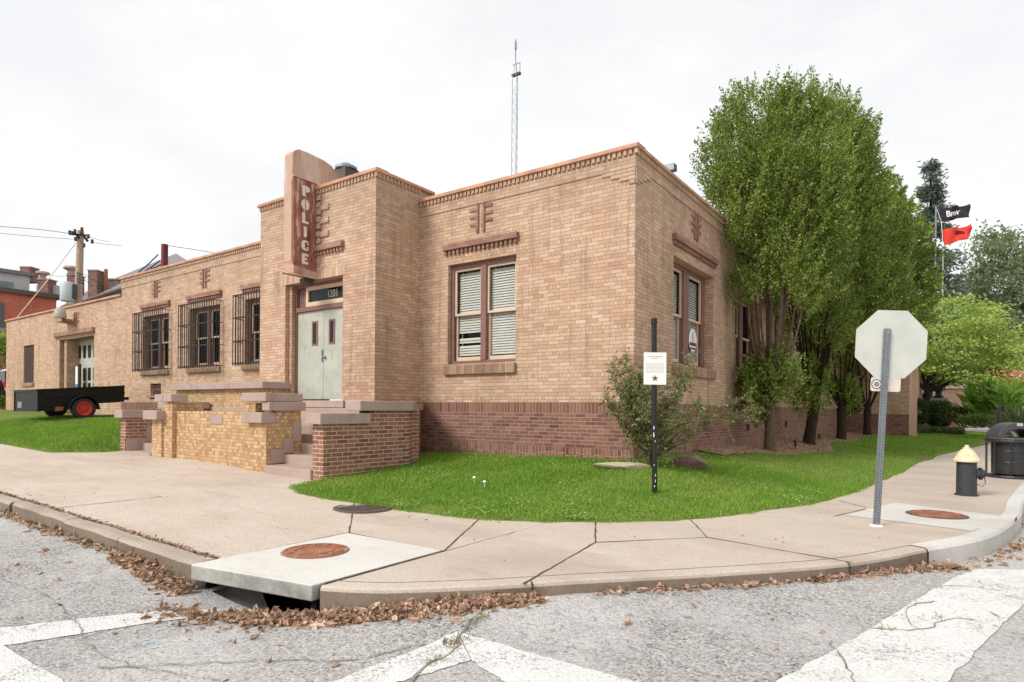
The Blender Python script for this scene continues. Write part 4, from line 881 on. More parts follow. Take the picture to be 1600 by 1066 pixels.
# ------------------------------------------------------------------ stop sign seen from behind
Bp = Vector((3.682, -1.644, float(G(3.682, -1.644)))); dB = depth(Bp); top = at(1386.5, 514, dB-.05)
en = (-fw - rt*.10).normalized(); eu = (top-Bp).normalized(); er = eu.cross(en).normalized(); er = -er if er.dot(rt) < 0 else er
loc = lambda a, b, c: Bp + er*a + en*b + eu*c
t = thing('stop_sign', Bp, 'white back of an octagonal stop sign on a leaning steel post', 'road sign')
Hs = (top-Bp).length; cS = (at(1389.5, 538.5, dB)-Bp); ca, cc = cS.dot(er), cS.dot(eu)
m = MB(); r_ = .407; m.prism([(ca+r_*math.cos(R(22.5+45*i)), cc+r_*math.sin(R(22.5+45*i))) for i in range(8)], -.016, -.010, 0, lambda a, b, c: loc(a, c, b)); m.build('plate', ['signback'], t)
m = MB(); m.prism([(ca+r_*math.cos(R(22.5+45*i)), cc+r_*math.sin(R(22.5+45*i))) for i in range(8)], -.020, -.0165, 0, lambda a, b, c: loc(a, c, b)); m.build('face', 'redpaint', t)
m = MB(); W_ = .039
for (a0_, a1_, b0_, b1_) in [(-W_, -.012, .0, .004), (.012, W_, .0, .004), (-.016, .016, .028, .032), (-.017, -.012, .0, .03), (.012, .017, .0, .03)]:
    m.prism([(a0_, b0_), (a1_, b0_), (a1_, b1_), (a0_, b1_)], -.05, Hs, 0, loc)
m.build('post', 'galv', t)
m = MB()
for q in (cc-.22, cc+.05): m.prism([(ca*0+.0+.014*math.cos(k_*math.pi/3), q+.014*math.sin(k_*math.pi/3)) for k_ in range(6)], .003, .014, 0, lambda a, b, c: loc(a, c, b))
m.build('bolts', 'rustiron', t)
m = MB(); n = 64
for i in range(n):
    z_ = .06+(Hs-.1)*i/n; m.prism([(.006*math.cos(k*math.pi/3), .006*math.sin(k*math.pi/3)) for k in range(6)], .0322, .0335, 0, lambda a, b, c: loc(a, c, z_+b))
m.build('post_holes', 'dark', t)
pc = at(1382, 601, dB)-Bp; pa, pz_ = pc.dot(er), pc.dot(eu)
m = MB(); m.prism([(pa+sx*.158+dx, pz_+sy*.078+dy) for sx, sy, dx, dy in [(-1, -1, .015, 0), (1, -1, -.015, 0), (1, -1, 0, .015), (1, 1, 0, -.015), (1, 1, -.015, 0), (-1, 1, .015, 0), (-1, 1, 0, -.015), (-1, -1, 0, .015)]], -.016, -.011, 0, lambda a, b, c: loc(a, c, b)); pl = m.build('lower_plate', plain('worn_plate', S(216, 208, 192), .5, .3, .12, 9), t)
m = MB()
for rr, d_, mi in ((.055, -.0105, 0), (.043, -.009, 1), (.03, -.0075, 2)): m.prism([(pa-.098+rr*math.cos(2*math.pi*i/24), pz_+rr*math.sin(2*math.pi*i/24)) for i in range(24)], d_-.002, d_, mi, lambda a, b, c: loc(a, c, b))
m.build('sticker', ['iron', 'white', 'galv'], pl)
m = MB(); m.lathe([(.07, 0), (.06, .012), (.02, .02)], Bp, 10); m.build('collar', 'white', t)
# ------------------------------------------------------------------ notice post
Bn = hit(1023, 772, FZ); dN = depth(Bn); tp = at(1022, 498, dN); t = thing('notice_post', Bn, 'white notice board with a dark star on a black post in the lawn', 'sign post')
m = MB(); k = dN/F_PX; m.tube([Bn-Vector((0, 0, .1)), Bn+(tp-Bn)*.5, tp-(tp-Bn)*.03], .036, 12); m.tube([tp-(tp-Bn)*.035, tp], .043, 12); m.build('post', 'black', t, smooth=True)
m = MB()
for (v_, h_) in [(669, 6), (680, 9), (690, 4), (743, 5), (752, 6), (760, 3), (727, 2)]:
    p = at(1023+random.uniform(-1.5, 1.5), v_, dN) + (CAMLOC-Bn).normalized()*.036; q = h_*k*.5; m.add([p+Vector((-.006, 0, -q)), p+Vector((.008, -.004, -q*.5)), p+Vector((.004, -.004, q)), p+Vector((-.008, 0, q*.6))], [(0, 1, 2, 3)])
m.build('chipped_paint', 'white', t)
bc = at(1023.5, 576, dN-.05); er = rt.copy(); en = -fw; eu = up
en = (-fw).copy(); er = Vector((-en.y, en.x, 0)); er = -er if er.dot(rt) < 0 else er
loc = lambda a, b, c: bc + er*a + up*b + en*c
bw, bh = 17.5*k, 25*k
m = MB(); m.prism([(-bw, -bh), (bw, -bh), (bw, bh), (-bw, bh)], -.006, .0, 0, loc); bd = m.build('board', 'white', t)
m = MB()
for i in range(5): a = math.pi/2+2*math.pi*i/5
st_ = [(math.cos(math.pi/2+math.pi*i/5)*(.045 if i % 2 == 0 else .019), -bh+.085+math.sin(math.pi/2+math.pi*i/5)*(.045 if i % 2 == 0 else .019)) for i in range(10)]
m.prism(st_, .0005, .003, 0, loc); m.build('star', 'iron', bd)
m = MB()
def dash(a0, a1, b, h): m.prism([(a0, b-h), (a1, b-h), (a1, b+h), (a0, b+h)], .0004, .0012, 0, loc)
for wl in (.10, .07): pass
x = -.10
while x < .10: w_ = random.uniform(.012, .03); dash(x, min(x+w_, .1), bh-.055, .006); x += w_+.008
x = -.05
while x < .05: w_ = random.uniform(.01, .025); dash(x, min(x+w_, .05), bh-.078, .004); x += w_+.006
for j in range(8):
    x = -bw+.03
    while x < bw-.04: w_ = random.uniform(.008, .03); dash(x, x+w_, bh-.15-.017*j, .0022); x += w_+.005
m.build('small_print', plain('grey_print', S(170, 168, 166), .6, .2, .05, 5), bd)
# ------------------------------------------------------------------ hydrant
hb = Vector((4.557, 2.208, float(G(4.557, 2.208)))); t = thing('fire_hydrant', hb, 'black fire hydrant with a cream bonnet on the pavement', 'hydrant')
m = MB(); m.lathe([(.155, -.02), (.155, .02), (.135, .03), (.13, .50), (.135, .505), (.135, .52)], hb, 24); m.build('barrel', 'hydblack', t, smooth=True)
m = MB(); m.lathe([(.175, .522), (.178, .535), (.175, .555), (.16, .565), (.135, .62), (.105, .67), (.075, .705), (.055, .715), (.055, .735), (.03, .74), (.028, .775), (.0, .78)], hb, 24); bo = m.build('bonnet', 'hydcream', t, smooth=True)
nd = (rt*.95 - fw*.3).normalized(); m = MB(); c = hb+up*.34
m.tube([c+nd*.10, c+nd*.18], .075, 14); m.tube([c+nd*.165, c+nd*.195], .095, 14); m.tube([c+nd*.195, c+nd*.235], .06, 10); m.tube([c+nd*.235, c+nd*.27], .025, 6); m.build('nozzle', 'hydblack', t)
n2 = -fw; c = hb+up*.60; m = MB(); m.box(c.x-.02, c.x+.02, c.y-.15, c.y-.10, c.z-.02, c.z+.05); m.build('bonnet_lug', 'hydcream', t)
m = MB(); c = hb+up*.34; m.tube([c+nd*.23-up*.05, c+nd*.25-up*.14, c+nd*.2-up*.2, c+nd*.14-up*.16], .007, 5); m.build('chain', 'rustiron', t)
# ------------------------------------------------------------------ litter bin
bb = hit(1581, 746, lambda x, y: G(x, y)); t = thing('litter_bin', bb, 'round black metal litter bin with an arched lid by the kerb', 'litter bin')
m = MB(); m.lathe([(.33, .08), (.335, .66), (.33, .80)], bb, 28)
for z_ in (.30, .52): m.lathe([(.338, z_), (.342, z_+.01), (.338, z_+.02)], bb, 28)
m.build('drum', 'binblack', t, smooth=True)
m = MB()
m.lathe([(.30, .0), (.43, .0), (.44, .03), (.43, .05), (.30, .05)], bb, 28); m.lathe([(.33, .70), (.43, .70), (.445, .725), (.43, .75), (.33, .75)], bb, 28)
for i in range(10):
    a = 2*math.pi*i/10+.2; q = Vector((math.cos(a), math.sin(a), 0))*.425; m.tube([bb+q+up*.03, bb+q+up*.72], .010, 5)
m.build('frame', 'binblack', t)
m = MB(); m.lathe([(.44, .752), (.44, .785), (.40, .80), (.33, .80)], bb, 28)
er = rt; pts = []
for s_ in (-.16, .16):
    pass
arc_o = [(math.cos(math.pi*i/16)*.40, .79+math.sin(math.pi*i/16)*.30) for i in range(17)]; arc_i = [(math.cos(math.pi*i/16)*.27, .79+math.sin(math.pi*i/16)*.17) for i in range(16, -1, -1)]
m.prism(arc_o+arc_i, -.17, .17, 0, lambda a, b, c: bb + rt*a + up*b + fw*c); ld = m.build('lid', plain('lid_grey', S(74, 73, 76), .45, .4, .15, 9), t, bevel=.015)
m = MB(); m.prism([(-.05, 1.02), (.06, 1.02), (.06, 1.075), (-.05, 1.082)], -.185, -.171, 0, lambda a, b, c: bb + rt*a + up*b + fw*c); m.build('lid_label', plain('pale_label', S(196, 180, 176), .6, .2, .1, 9), ld)
hk = at(1561, 668, 15.5); hk.z = float(G(hk.x, hk.y)); m = MB(); m.tube([hk, hk+up*1.25, hk+up*1.42+rt*.02, hk+up*1.47+rt*.07, hk+up*1.40+rt*.11, hk+up*1.30+rt*.11], .035, 8); tag(m.build('hooked_post', 'black'), 'black hooked post standing behind the litter bin', 'post')
# ------------------------------------------------------------------ rocks
def rock(name, c, sx, sy, sz, rot, mat, label, seed):
    b = bmesh.new(); bmesh.ops.create_icosphere(b, subdivisions=3, radius=1); rs = np.random.default_rng(seed)
    pl = [(Vector(rs.normal(size=3)).normalized(), rs.uniform(.45, .8)) for _ in range(16)]
    for v in b.verts:
        for n_, d_ in pl:
            e = v.co.dot(n_)-d_
            if e > 0: v.co -= n_*e*.95
        v.co += v.co.normalized()*.03*math.sin(9*v.co.x+5*v.co.z)*math.cos(7*v.co.y)
    ca_, sa_ = math.cos(rot), math.sin(rot); m = MB()
    for v in b.verts:
        x, y, z = v.co.x*sx, v.co.y*sy, v.co.z*sz; m.v.append((c.x+x*ca_-y*sa_, c.y+x*sa_+y*ca_, c.z+z))
    for f in b.faces: m.f.append(tuple(v.index for v in f.verts)); m.m.append(0)
    b.free(); return tag(m.build(name, mat, org=c), label, 'rock')
c = hit(1074, 732, FZ); rock('rock', c+up*.10, .36, .25, .23, .35, 'rock', 'brown broken rock on the lawn right of the black post', 4)
c = hit(972, 734, FZ); rock('flat_stone', c+up*.045, .52, .16, .08, R(33), 'palerock', 'long flat pale stone lying in the grass near the wall corner', 9)
# garden spotlights
for i, (u, v, lab) in enumerate([(1243, 702, 'small black garden spotlight between lawn and mulch near the first tree'), (1000, 716, 'small black garden spotlight hidden by the shrub at the wall corner'), (1280, 690, 'small black garden spotlight in the mulch right of the second trunk'), (1333, 676, 'small black garden spotlight farthest along the mulch bed')]):
    c = hit(u, v, FZ); t = thing('garden_spotlight', c, lab, 'garden light', 'garden spotlights along the bed'); m = MB(); m.tube([c, c+up*.12], .012, 6); m.build('stake', 'black', t)
    m = MB(); m.tube([c+up*.10-fw*.02, c+up*.22+fw*.03], .038, 10); m.build('head', 'black', t)
# ------------------------------------------------------------------ trees
def stems(mb, base, n, h0, h1, spread, r0, seed, kk=7):
    rs = random.Random(seed)
    for i in range(n):
        a = 2*math.pi*i/n + rs.uniform(-.3, .3); h = rs.uniform(h0, h1); sp = spread*rs.uniform(.35, 1); q = Vector((math.cos(a), math.sin(a), 0))
        pts = []
        for j in range(kk): f = j/(kk-1); pts.append(base + q*(sp*f**.75 + .04) + up*(h*f) + Vector((rs.uniform(-.05, .05), rs.uniform(-.05, .05), 0))*f)
        for p in pts: p.x = max(p.x, .12) if p.z < 6.2 else p.x
        mb.tube(pts, [r0*(1-.8*j/(kk-1))*rs.uniform(.7, 1) for j in range(kk)], 6)
def crown_points(c, z0, H, Rm, nsh, per, low, ln=(.22, .48), upb=1.0, outb=.5, nb=150, cs=.17):
    """upright sprays of leaves gathered in flame-shaped boughs over a fan-shaped crown"""
    def env(t_, a):
        lobes = 1 + .09*np.sin(3*a+t_*5) + .08*np.sin(5*a-t_*9+1)
        return Rm*lobes*np.where(t_ < .32, low+(1-low)*np.sin(t_/.32*math.pi/2), np.sqrt(np.clip(1-((t_-.32)/.70)**4.0, 0, 1)))
    tb = rng.uniform(0, 1, nb)**.85; ab = rng.uniform(0, 2*math.pi, nb); rb = env(tb, ab)*np.where(rng.uniform(size=nb) < .82, rng.uniform(.86, 1.0, nb), rng.uniform(.2, .75, nb))
    bi = rng.integers(0, nb, nsh); B3 = np.stack([c[0]+rb*np.cos(ab), c[1]+rb*np.sin(ab), z0+tb*H], 1)
    size = rng.uniform(.7, 1.35, nb)
    off3 = rng.normal(0, 1, (nsh, 3)); off3 /= np.linalg.norm(off3, axis=1)[:, None]; off3 *= np.array([cs*1.6, cs*1.6, cs*2.6])*size[bi][:, None]*rng.uniform(.5, 1, nsh)[:, None]
    P0 = B3[bi]+off3; a = ab[bi]
    Dr = np.stack([outb*np.cos(a), outb*np.sin(a), np.full(nsh, upb)], 1)+off3*.9+rng.normal(0, .18, (nsh, 3)); Dr /= np.linalg.norm(Dr, axis=1)[:, None]
    L_ = rng.uniform(*ln, nsh); s_ = np.tile(np.linspace(0, 1, per), (nsh, 1))
    P = P0[:, None, :] + Dr[:, None, :]*(L_[:, None]*s_)[:, :, None] + rng.normal(0, .045, (nsh, per, 3))*(1.25-s_)[:, :, None]
    Dl = Dr[:, None, :]*.8 + rng.normal(0, .62, (nsh, per, 3))
    return P.reshape(-1, 3), Dl.reshape(-1, 3)
HT = [((.78, 6.15), 9.1, 1.48, 3900, 27, 'tall hornbeam nearest the wall corner with leafy shoots round its pale trunk'),
      ((.95, 10.2), 10.4, 1.85, 3500, 25, 'second hornbeam with a thick leaning fork of dark stems'),
      ((1.1, 15.6), 10.4, 2.2, 2900, 23, 'third hornbeam in the row with a short trunk in the mulch'),
      ((1.3, 22.0), 11.0, 2.5, 2200, 20, 'farthest hornbeam in the row behind the back of the stop sign')]
for i, ((x, y), H, Rm, nsh, per, lab) in enumerate(HT):
    z0 = float(lawn_z(x, y)); b = Vector((x, y, z0)); t = thing('hornbeam_tree', b, lab, 'tree', 'hornbeams along the side wall')
    m = MB(); fk = 1.15 if i != 1 else 1.35; ln_ = Vector((.0, 0, 0)) if i != 1 else Vector((.25, .1, 0)); r0 = .13 if i == 0 else .16
    m.tube([b-up*.1, b+up*.12, b+up*.5+ln_*.2, b+up*fk+ln_*.6], [r0*1.35, r0*1.05, r0*.92, r0], 10)
    stems(m, b+up*(fk-.05)+ln_*.6, [15, 15, 13, 9][i], H*.42, H*.72, Rm*.9, .045, i+1); m.build('trunk', 'darkbark' if i else 'bark', t, smooth=True)
    cb = [3.6, 3.0, 3.0, 2.7][i]; P, D = crown_points((x, y), z0+cb, H-cb-.75, Rm*.88, nsh, per, .85, nb=[100, 110, 120, 130][i], cs=.25)
    ok = (P[:, 0] > .10) | (P[:, 2] > 6.05); P, D = P[ok], D[ok]; n_ = len(P); sz = [.066, .082, .11, .14][i]
    ni = [9000, 9000, 7000, 6000][i]; ti = rng.uniform(0, .88, ni); ai = rng.uniform(0, 2*math.pi, ni); ri = Rm*.74*np.sqrt(rng.uniform(0, 1, ni))*np.sqrt(1-(np.maximum(ti-.3, 0)/.72)**2.5)
    Q = np.stack([x+ri*np.cos(ai), y+ri*np.sin(ai), z0+cb+.35+ti*(H-cb-.9)], 1); Q = Q[(Q[:, 0] > .1) | (Q[:, 2] > 6.05)]; P = np.vstack([P, Q]); D = np.vstack([D, rng.normal(0, 1, Q.shape)+np.array([0, 0, .4])]); n_ = len(P)
    leaves('crown', P, D, rng.uniform(.75, 1.2, n_)*sz, rng.uniform(.75, 1.2, n_)*sz*.55, 'hornleaf', t)
    if i < 3:   # leafy shoots round the lower trunk
        k_ = 520 if i == 0 else 170; P, D = crown_points((x, y), z0+(.85 if i == 0 else 1.0), 1.55 if i == 0 else 1.0, .46, k_, 18, .5, (.2, .4), nb=26, cs=.16); ok = P[:, 0] > .1; P, D = P[ok], D[ok]
        leaves('lower_shoots', P, D, rng.uniform(.06, .1, len(P)), rng.uniform(.04, .055, len(P)), 'hornleaf', t)
# shrub at the wall corner
c = Vector((.42, -.32, 0)); c.z = float(lawn_z(c.x, c.y)); t = thing('corner_shrub', c, 'sparse olive shrub with arching twigs at the corner of the brick wall', 'shrub')
m = MB(); P, D = [], []
for i in range(27):
    a = rng.uniform(-math.pi, math.pi); q = Vector((math.cos(a), math.sin(a), 0)); 
    if q.y > .2 and q.x < .3: q = Vector((q.x, -abs(q.y)*.7, 0))
    side = q.dot(rt); Lh = rng.uniform(1.1, 2.05); sp = rng.uniform(.25, 1.0)*(1.25 if side > .3 else .8); dr = rng.uniform(0, .5)
    if i < 3: Lh, sp, q, dr = 1.15+.15*i, 1.5, (rt*.9-fw*.25).normalized(), .2
    pts = [c+q*(sp*f**1.3)+up*(Lh*f-dr*f*f*sp)+Vector(rng.normal(0, .025, 3)) for f in np.linspace(0, 1, 7)]
    for p in pts:
        if p.x < .06 and p.y > -.06: p.y = -.06
    m.tube(pts, [.016*(1-.8*j/6) for j in range(7)], 5)
    for j in range(2, 7):
        for _ in range(5):
            d_ = (Vector(rng.normal(0, 1, 3))+up*.4).normalized(); l_ = rng.uniform(.10, .30); b0 = pts[j]; m.tube([b0, b0+d_*l_], [.005, .002], 4, cap=False)
            for f in np.linspace(.1, 1, 13): P.append(b0+d_*l_*f+Vector(rng.normal(0, .02, 3))); D.append(d_+Vector(rng.normal(0, .7, 3)))
m.build('twigs', 'bark', t); P = np.array([tuple(p) for p in P]); D = np.array([tuple(p) for p in D]); ok = ~((P[:, 0] < .02) & (P[:, 1] > -.03)); P, D = P[ok], D[ok]
P2 = np.stack([rng.normal(c.x, .2, 480), rng.normal(c.y-.05, .15, 480), rng.uniform(c.z+.05, c.z+.95, 480)], 1); ok = (P2[:, 1] < -.03); P = np.vstack([P, P2[ok]]); D = np.vstack([D, rng.normal(0, 1, (ok.sum(), 3))])
leaves('foliage', P, D, rng.uniform(.035, .075, len(P)), rng.uniform(.018, .034, len(P)), 'shrubleaf', t)
# lime-green maple
d_ = 38.5; b = at(1447, 659, d_); k = d_/F_PX; t = thing('maple_tree', b, 'lime green spreading maple with a dark forked trunk', 'tree')
m = MB(); m.tube([b-up*.1, at(1446, 640, d_), at(1449, 612, d_)], [.22, .19, .17], 8)
tips = [(1415, 575), (1430, 545), (1455, 520), (1480, 540), (1515, 555), (1550, 575), (1425, 590), (1500, 590), (1470, 500)]
for (u, v) in tips: m.tube([at(1449, 612, d_), at((1449*1.2+u)/2.2, (612+v*.8)/1.8, d_+random.uniform(-.5, .5)), at(u, v, d_+random.uniform(-1.5, 1.5))], [.13, .08, .03], 6)
m.build('trunk', 'darkbark', t)
P, D = [], []
for i in range(85):
    u = rng.uniform(1412, 1585); vt = 458+((u-1470)/115)**2*75 if u > 1470 else 458+((1470-u)/60)**2*70; v = rng.uniform(vt, 604-abs(u-1500)*.08); cc_ = at(u, v, d_+rng.uniform(-2.6, 2.6)); n_ = 260; w_ = rng.uniform(.7, 1.25)
    P.append(np.array(cc_)+np.stack([rng.normal(0, w_*.6, n_), rng.normal(0, w_*.6, n_), rng.normal(0, .17, n_)], 1)); D.append(np.stack([rng.normal(0, 1, n_), rng.normal(0, 1, n_), rng.normal(-.2, .35, n_)], 1))
P, D = np.vstack(P), np.vstack(D); leaves('crown', P, D, rng.uniform(.14, .24, len(P)), rng.uniform(.09, .14, len(P)), 'mapleleaf', t)
# spruce
D0 = 64.0; b = at(1452, 640, D0); t = thing('spruce_tree', (b.x, b.y, 0), 'dark blue-green spruce rising behind the hornbeams by the flags', 'tree'); top_ = at(1449, 248, D0); H = top_.z; m = MB(); m.tube([(b.x, b.y, -.5), (b.x, b.y, H)], [.45, .05], 8); m.build('trunk', 'darkbark', t)
P, D = [], []
for i in range(150):
    f = rng.uniform(.05, 1); z_ = H*f; a = rng.uniform(0, 2*math.pi); rr = (1-f)*5.4*rng.uniform(.7, 1.1)+.5; n_ = int(60+rr*34); s_ = rng.uniform(.1, 1, n_)
    P.append(np.stack([b.x+math.cos(a)*rr*s_, b.y+math.sin(a)*rr*s_, z_-.5*rr*s_**1.5*.5+rng.normal(0, .16, n_)], 1)+rng.normal(0, .22, (n_, 3))); D.append(np.stack([np.full(n_, math.cos(a)), np.full(n_, math.sin(a)), np.full(n_, -.3)], 1)+rng.normal(0, .6, (n_, 3)))
P, D = np.vstack(P), np.vstack(D); leaves('crown', P, D, rng.uniform(.35, .6, len(P)), .14, 'coniferleaf', t)
# big far trees
def big_tree(u, v0, vt, D0, rad, lab, mat, seed, asp=.85, n=120, name='shade_tree'):
    b = at(u, 640, D0); tz = at(u, vt, D0).z; bz = at(u, v0, D0).z; t = thing(name, (b.x, b.y, -.3), lab, 'tree'); m = MB(); m.tube([(b.x, b.y, -.8), (b.x, b.y, bz), (b.x+.3, b.y, (bz+tz)/2)], [.5, .4, .2], 8); m.build('trunk', 'darkbark', t)
    P, D = [], []; cz = (bz+tz)/2; hz = (tz-bz)/2
    for i in range(n):
        v_ = rng.normal(size=3); v_ /= np.linalg.norm(v_); f = rng.uniform(.45, .95); q = np.array([b.x+v_[0]*rad*f, b.y+v_[1]*rad*f, cz+v_[2]*hz*f]); k_ = 230; w_ = rng.uniform(.6, 1.25)*rad*.15
        P.append(q+rng.normal(0, 1, (k_, 3))*np.array([w_, w_, w_*.6])); D.append(rng.normal(0, 1, (k_, 3)))
    P, D = np.vstack(P), np.vstack(D); leaves('crown', P, D, rng.uniform(.3, .5, len(P))*D0/70, rng.uniform(.18, .28, len(P))*D0/70, mat, t)
big_tree(1560, 590, 362, 74, 7.8, 'large pale grey-green tree filling the right edge behind the maple', 'fartree', 1)
big_tree(1690, 600, 380, 66, 7.0, 'dense tree at the far right behind the litter bin', 'fartree', 2, n=80)
big_tree(1395, 630, 560, 62, 4.0, 'low green tree behind the far wing of the brick building', 'fartree', 3, n=50)
# hedges, ground cover, plants
def leafblob(P, c, sx, sy, sz, n): 
    v_ = rng.normal(size=(n, 3)); v_ /= np.linalg.norm(v_, axis=1)[:, None]; v_ = np.sign(v_)*np.abs(v_)**.6; f = rng.uniform(.75, 1.0, n)[:, None]; P.append(np.array(c)+v_*f*np.array([sx, sy, sz]))
def hedge(u0, u1, v0, v1, D0, lab, name='clipped_hedge', mat='hedgeleaf'):
    a = at(u0, v1, D0); b = at(u1, v1, D0); c = (a+b)/2; h = at((u0+u1)/2, v0, D0).z - c.z; w = (b-a).length/2
    P = []; leafblob(P, (0, 0, h*.5), w, w*.6+.2, h*.55, 5200); P = P[0]; Q = np.stack([c.x+P[:, 0]*rt.x+P[:, 1]*fw.x, c.y+P[:, 0]*rt.y+P[:, 1]*fw.y, c.z+P[:, 2]], 1)
    tag(leaves(name, Q, rng.normal(0, 1, Q.shape), rng.uniform(.10, .17, len(Q)), .08, mat, org=c), lab, 'hedge')
hedge(1386, 1444, 624, 662, 36, 'dark clipped hedge left of the maple trunk')
hedge(1452, 1482, 628, 664, 36.5, 'dark clipped hedge right of the maple trunk')
hedge(1312, 1358, 617, 646, 30, 'dark round bush against the side wall behind the third tree', 'round_bush')
NB = 16000; U = rng.uniform(1290, 1505, NB); Dp = rng.uniform(33.5, 36.5, NB); X = CAMLOC.x + fw.x*Dp + rt.x*(U-800)/F_PX*Dp; Y = CAMLOC.y + fw.y*Dp + rt.y*(U-800)/F_PX*Dp; Z = lawn_z(X, Y)+rng.uniform(0, .32, NB)
ok = X > .1; stuff(leaves('ground_cover', np.stack([X, Y, Z], 1)[ok], rng.normal(0, 1, (ok.sum(), 3)), .16, .09, 'cover'))
def bigleaf_plant(u, v, D0, h, w, n, lab, mat='cannaleaf', name='canna_plant', lw=.2, ll=.7):
    b = at(u, v, D0); P, D = [], []; t = thing(name, b, lab, 'plant')
    for i in range(n): a = rng.uniform(0, 2*math.pi); f = rng.uniform(.1, .8); P.append((b.x+math.cos(a)*w*.35*rng.uniform(0, 1), b.y+math.sin(a)*w*.35*rng.uniform(0, 1), b.z+h*f)); D.append((math.cos(a)*.6, math.sin(a)*.6, rng.uniform(.2, 1.1)))
    leaves('foliage', np.array(P), np.array(D), rng.uniform(.6, 1.1, n)*ll, rng.uniform(.7, 1.2, n)*lw, mat, t); return t, b
bigleaf_plant(1540, 662, 31, 2.2, 2.0, 150, 'bright green canna clump with broad upright leaves', lw=.3, ll=.9)
bigleaf_plant(1570, 664, 30, 2.0, 2.0, 130, 'canna clump beside the right edge behind the litter bin', lw=.28, ll=.8)
bigleaf_plant(1512, 668, 32, 1.1, 2.2, 500, 'dark low leafy plant left of the canna clump', 'hedgeleaf', 'leafy_plant', .1, .5)
bigleaf_plant(1532, 672, 29, .7, 2.4, 500, 'pale low plant at the end of the lawn', 'cover', 'leafy_plant', .1, .4)
bigleaf_plant(1592, 690, 24, 1.3, 1.6, 300, 'blue-grey spiky plant behind the litter bin', 'cover', 'leafy_plant', .09, .8)
for (u, v, lab) in [(1575, 620, 'pink flowering bush nearer the canna clump'), (1600, 625, 'pink flowering bush cut by the right edge')]:
    t, b = bigleaf_plant(u, v, 33, 1.0, 2.4, 500, lab, 'mapleleaf', 'flower_bush', .12, .4); n_ = 110
    leaves('flowers', np.array(b)+np.stack([rng.normal(0, .6, n_), rng.normal(0, .5, n_), rng.uniform(.75, 1.45, n_)], 1), rng.normal(0, 1, (n_, 3)), .16, .12, 'flower', t, kind='stuff')
# walls, shelter, urn in the distance
def fbox(m, u0, u1, v0, v1, D0, th, mi=0):
    a, b = at(u0, v1, D0), at(u1, v1, D0); z0, z1 = at((u0+u1)/2, v1, D0).z, at((u0+u1)/2, v0, D0).z
    m.prism([(a.x, a.y), (b.x, b.y), (b.x+fw.x*th, b.y+fw.y*th), (a.x+fw.x*th, a.y+fw.y*th)], z0, z1, mi)
m = MB(); fbox(m, 1478, 1640, 608, 668, 50, .5); w_ = m.build('retaining_wall', 'wallbrick'); tag(w_, 'tan brick retaining wall behind the canna plants', 'wall'); m = MB(); fbox(m, 1476, 1642, 599, 607.6, 49.9, .7); m.build('wall_cap', 'cap', w_)
m = MB(); fbox(m, 1405, 1480, 628, 668, 41, .6); w_ = m.build('garden_wall', 'wallbrick'); tag(w_, 'low brown garden wall with a stone cap behind the hedges', 'wall'); m = MB(); fbox(m, 1403, 1482, 622, 627.6, 40.8, .9); m.build('wall_cap', 'cap', w_)
m = MB(); fbox(m, 1482, 1494, 634, 668, 40, .5); w_ = m.build('brick_pier', 'housebrick'); tag(w_, 'short red brick pier at the end of the garden wall', 'pier'); m = MB(); fbox(m, 1480, 1496, 629, 633.6, 39.9, .6); m.build('pier_cap', 'cap', w_)
c = at(1466, 622, 41.2); k = 41/F_PX; t = thing('stone_urn', c, 'dark stone urn on the garden wall', 'urn'); m = MB(); m.lathe([(.30, 0), (.30, .12), (.14, .2), (.12, .35), (.34, .55), (.40, .78), (.46, .9), (.40, .95)], c, 16); m.build('bowl', plain('dark_urn', S(52, 52, 58), .6, .3, .2, 5), t, smooth=True)
P = []; leafblob(P, (c.x, c.y, c.z+1.15), .5, .5, .35, 300); leaves('planting', P[0], rng.normal(0, 1, P[0].shape), .25, .1, 'mapleleaf', t)
t = thing('metal_shelter', at(1432, 625, 52), 'low shelter with a pale metal roof behind the garden wall', 'shelter'); m = MB(); fbox(m, 1417, 1448, 607, 615, 52, 3.0); m.build('roof', 'galv', t); m = MB(); fbox(m, 1419, 1446, 615.3, 640, 52.5, 2.4); m.build('body', 'dark', t)
m = MB(); m.box(2.86, 3.05, RW+.25, RW+.55, .2, 4.6); m.box(2.8, 2.85, RW+.1, RW+.3, 4.3, 4.4)
m.build('end_pilaster', plain('pink_pilaster', S(214, 176, 152), .8, .2, .08, 3), bld)
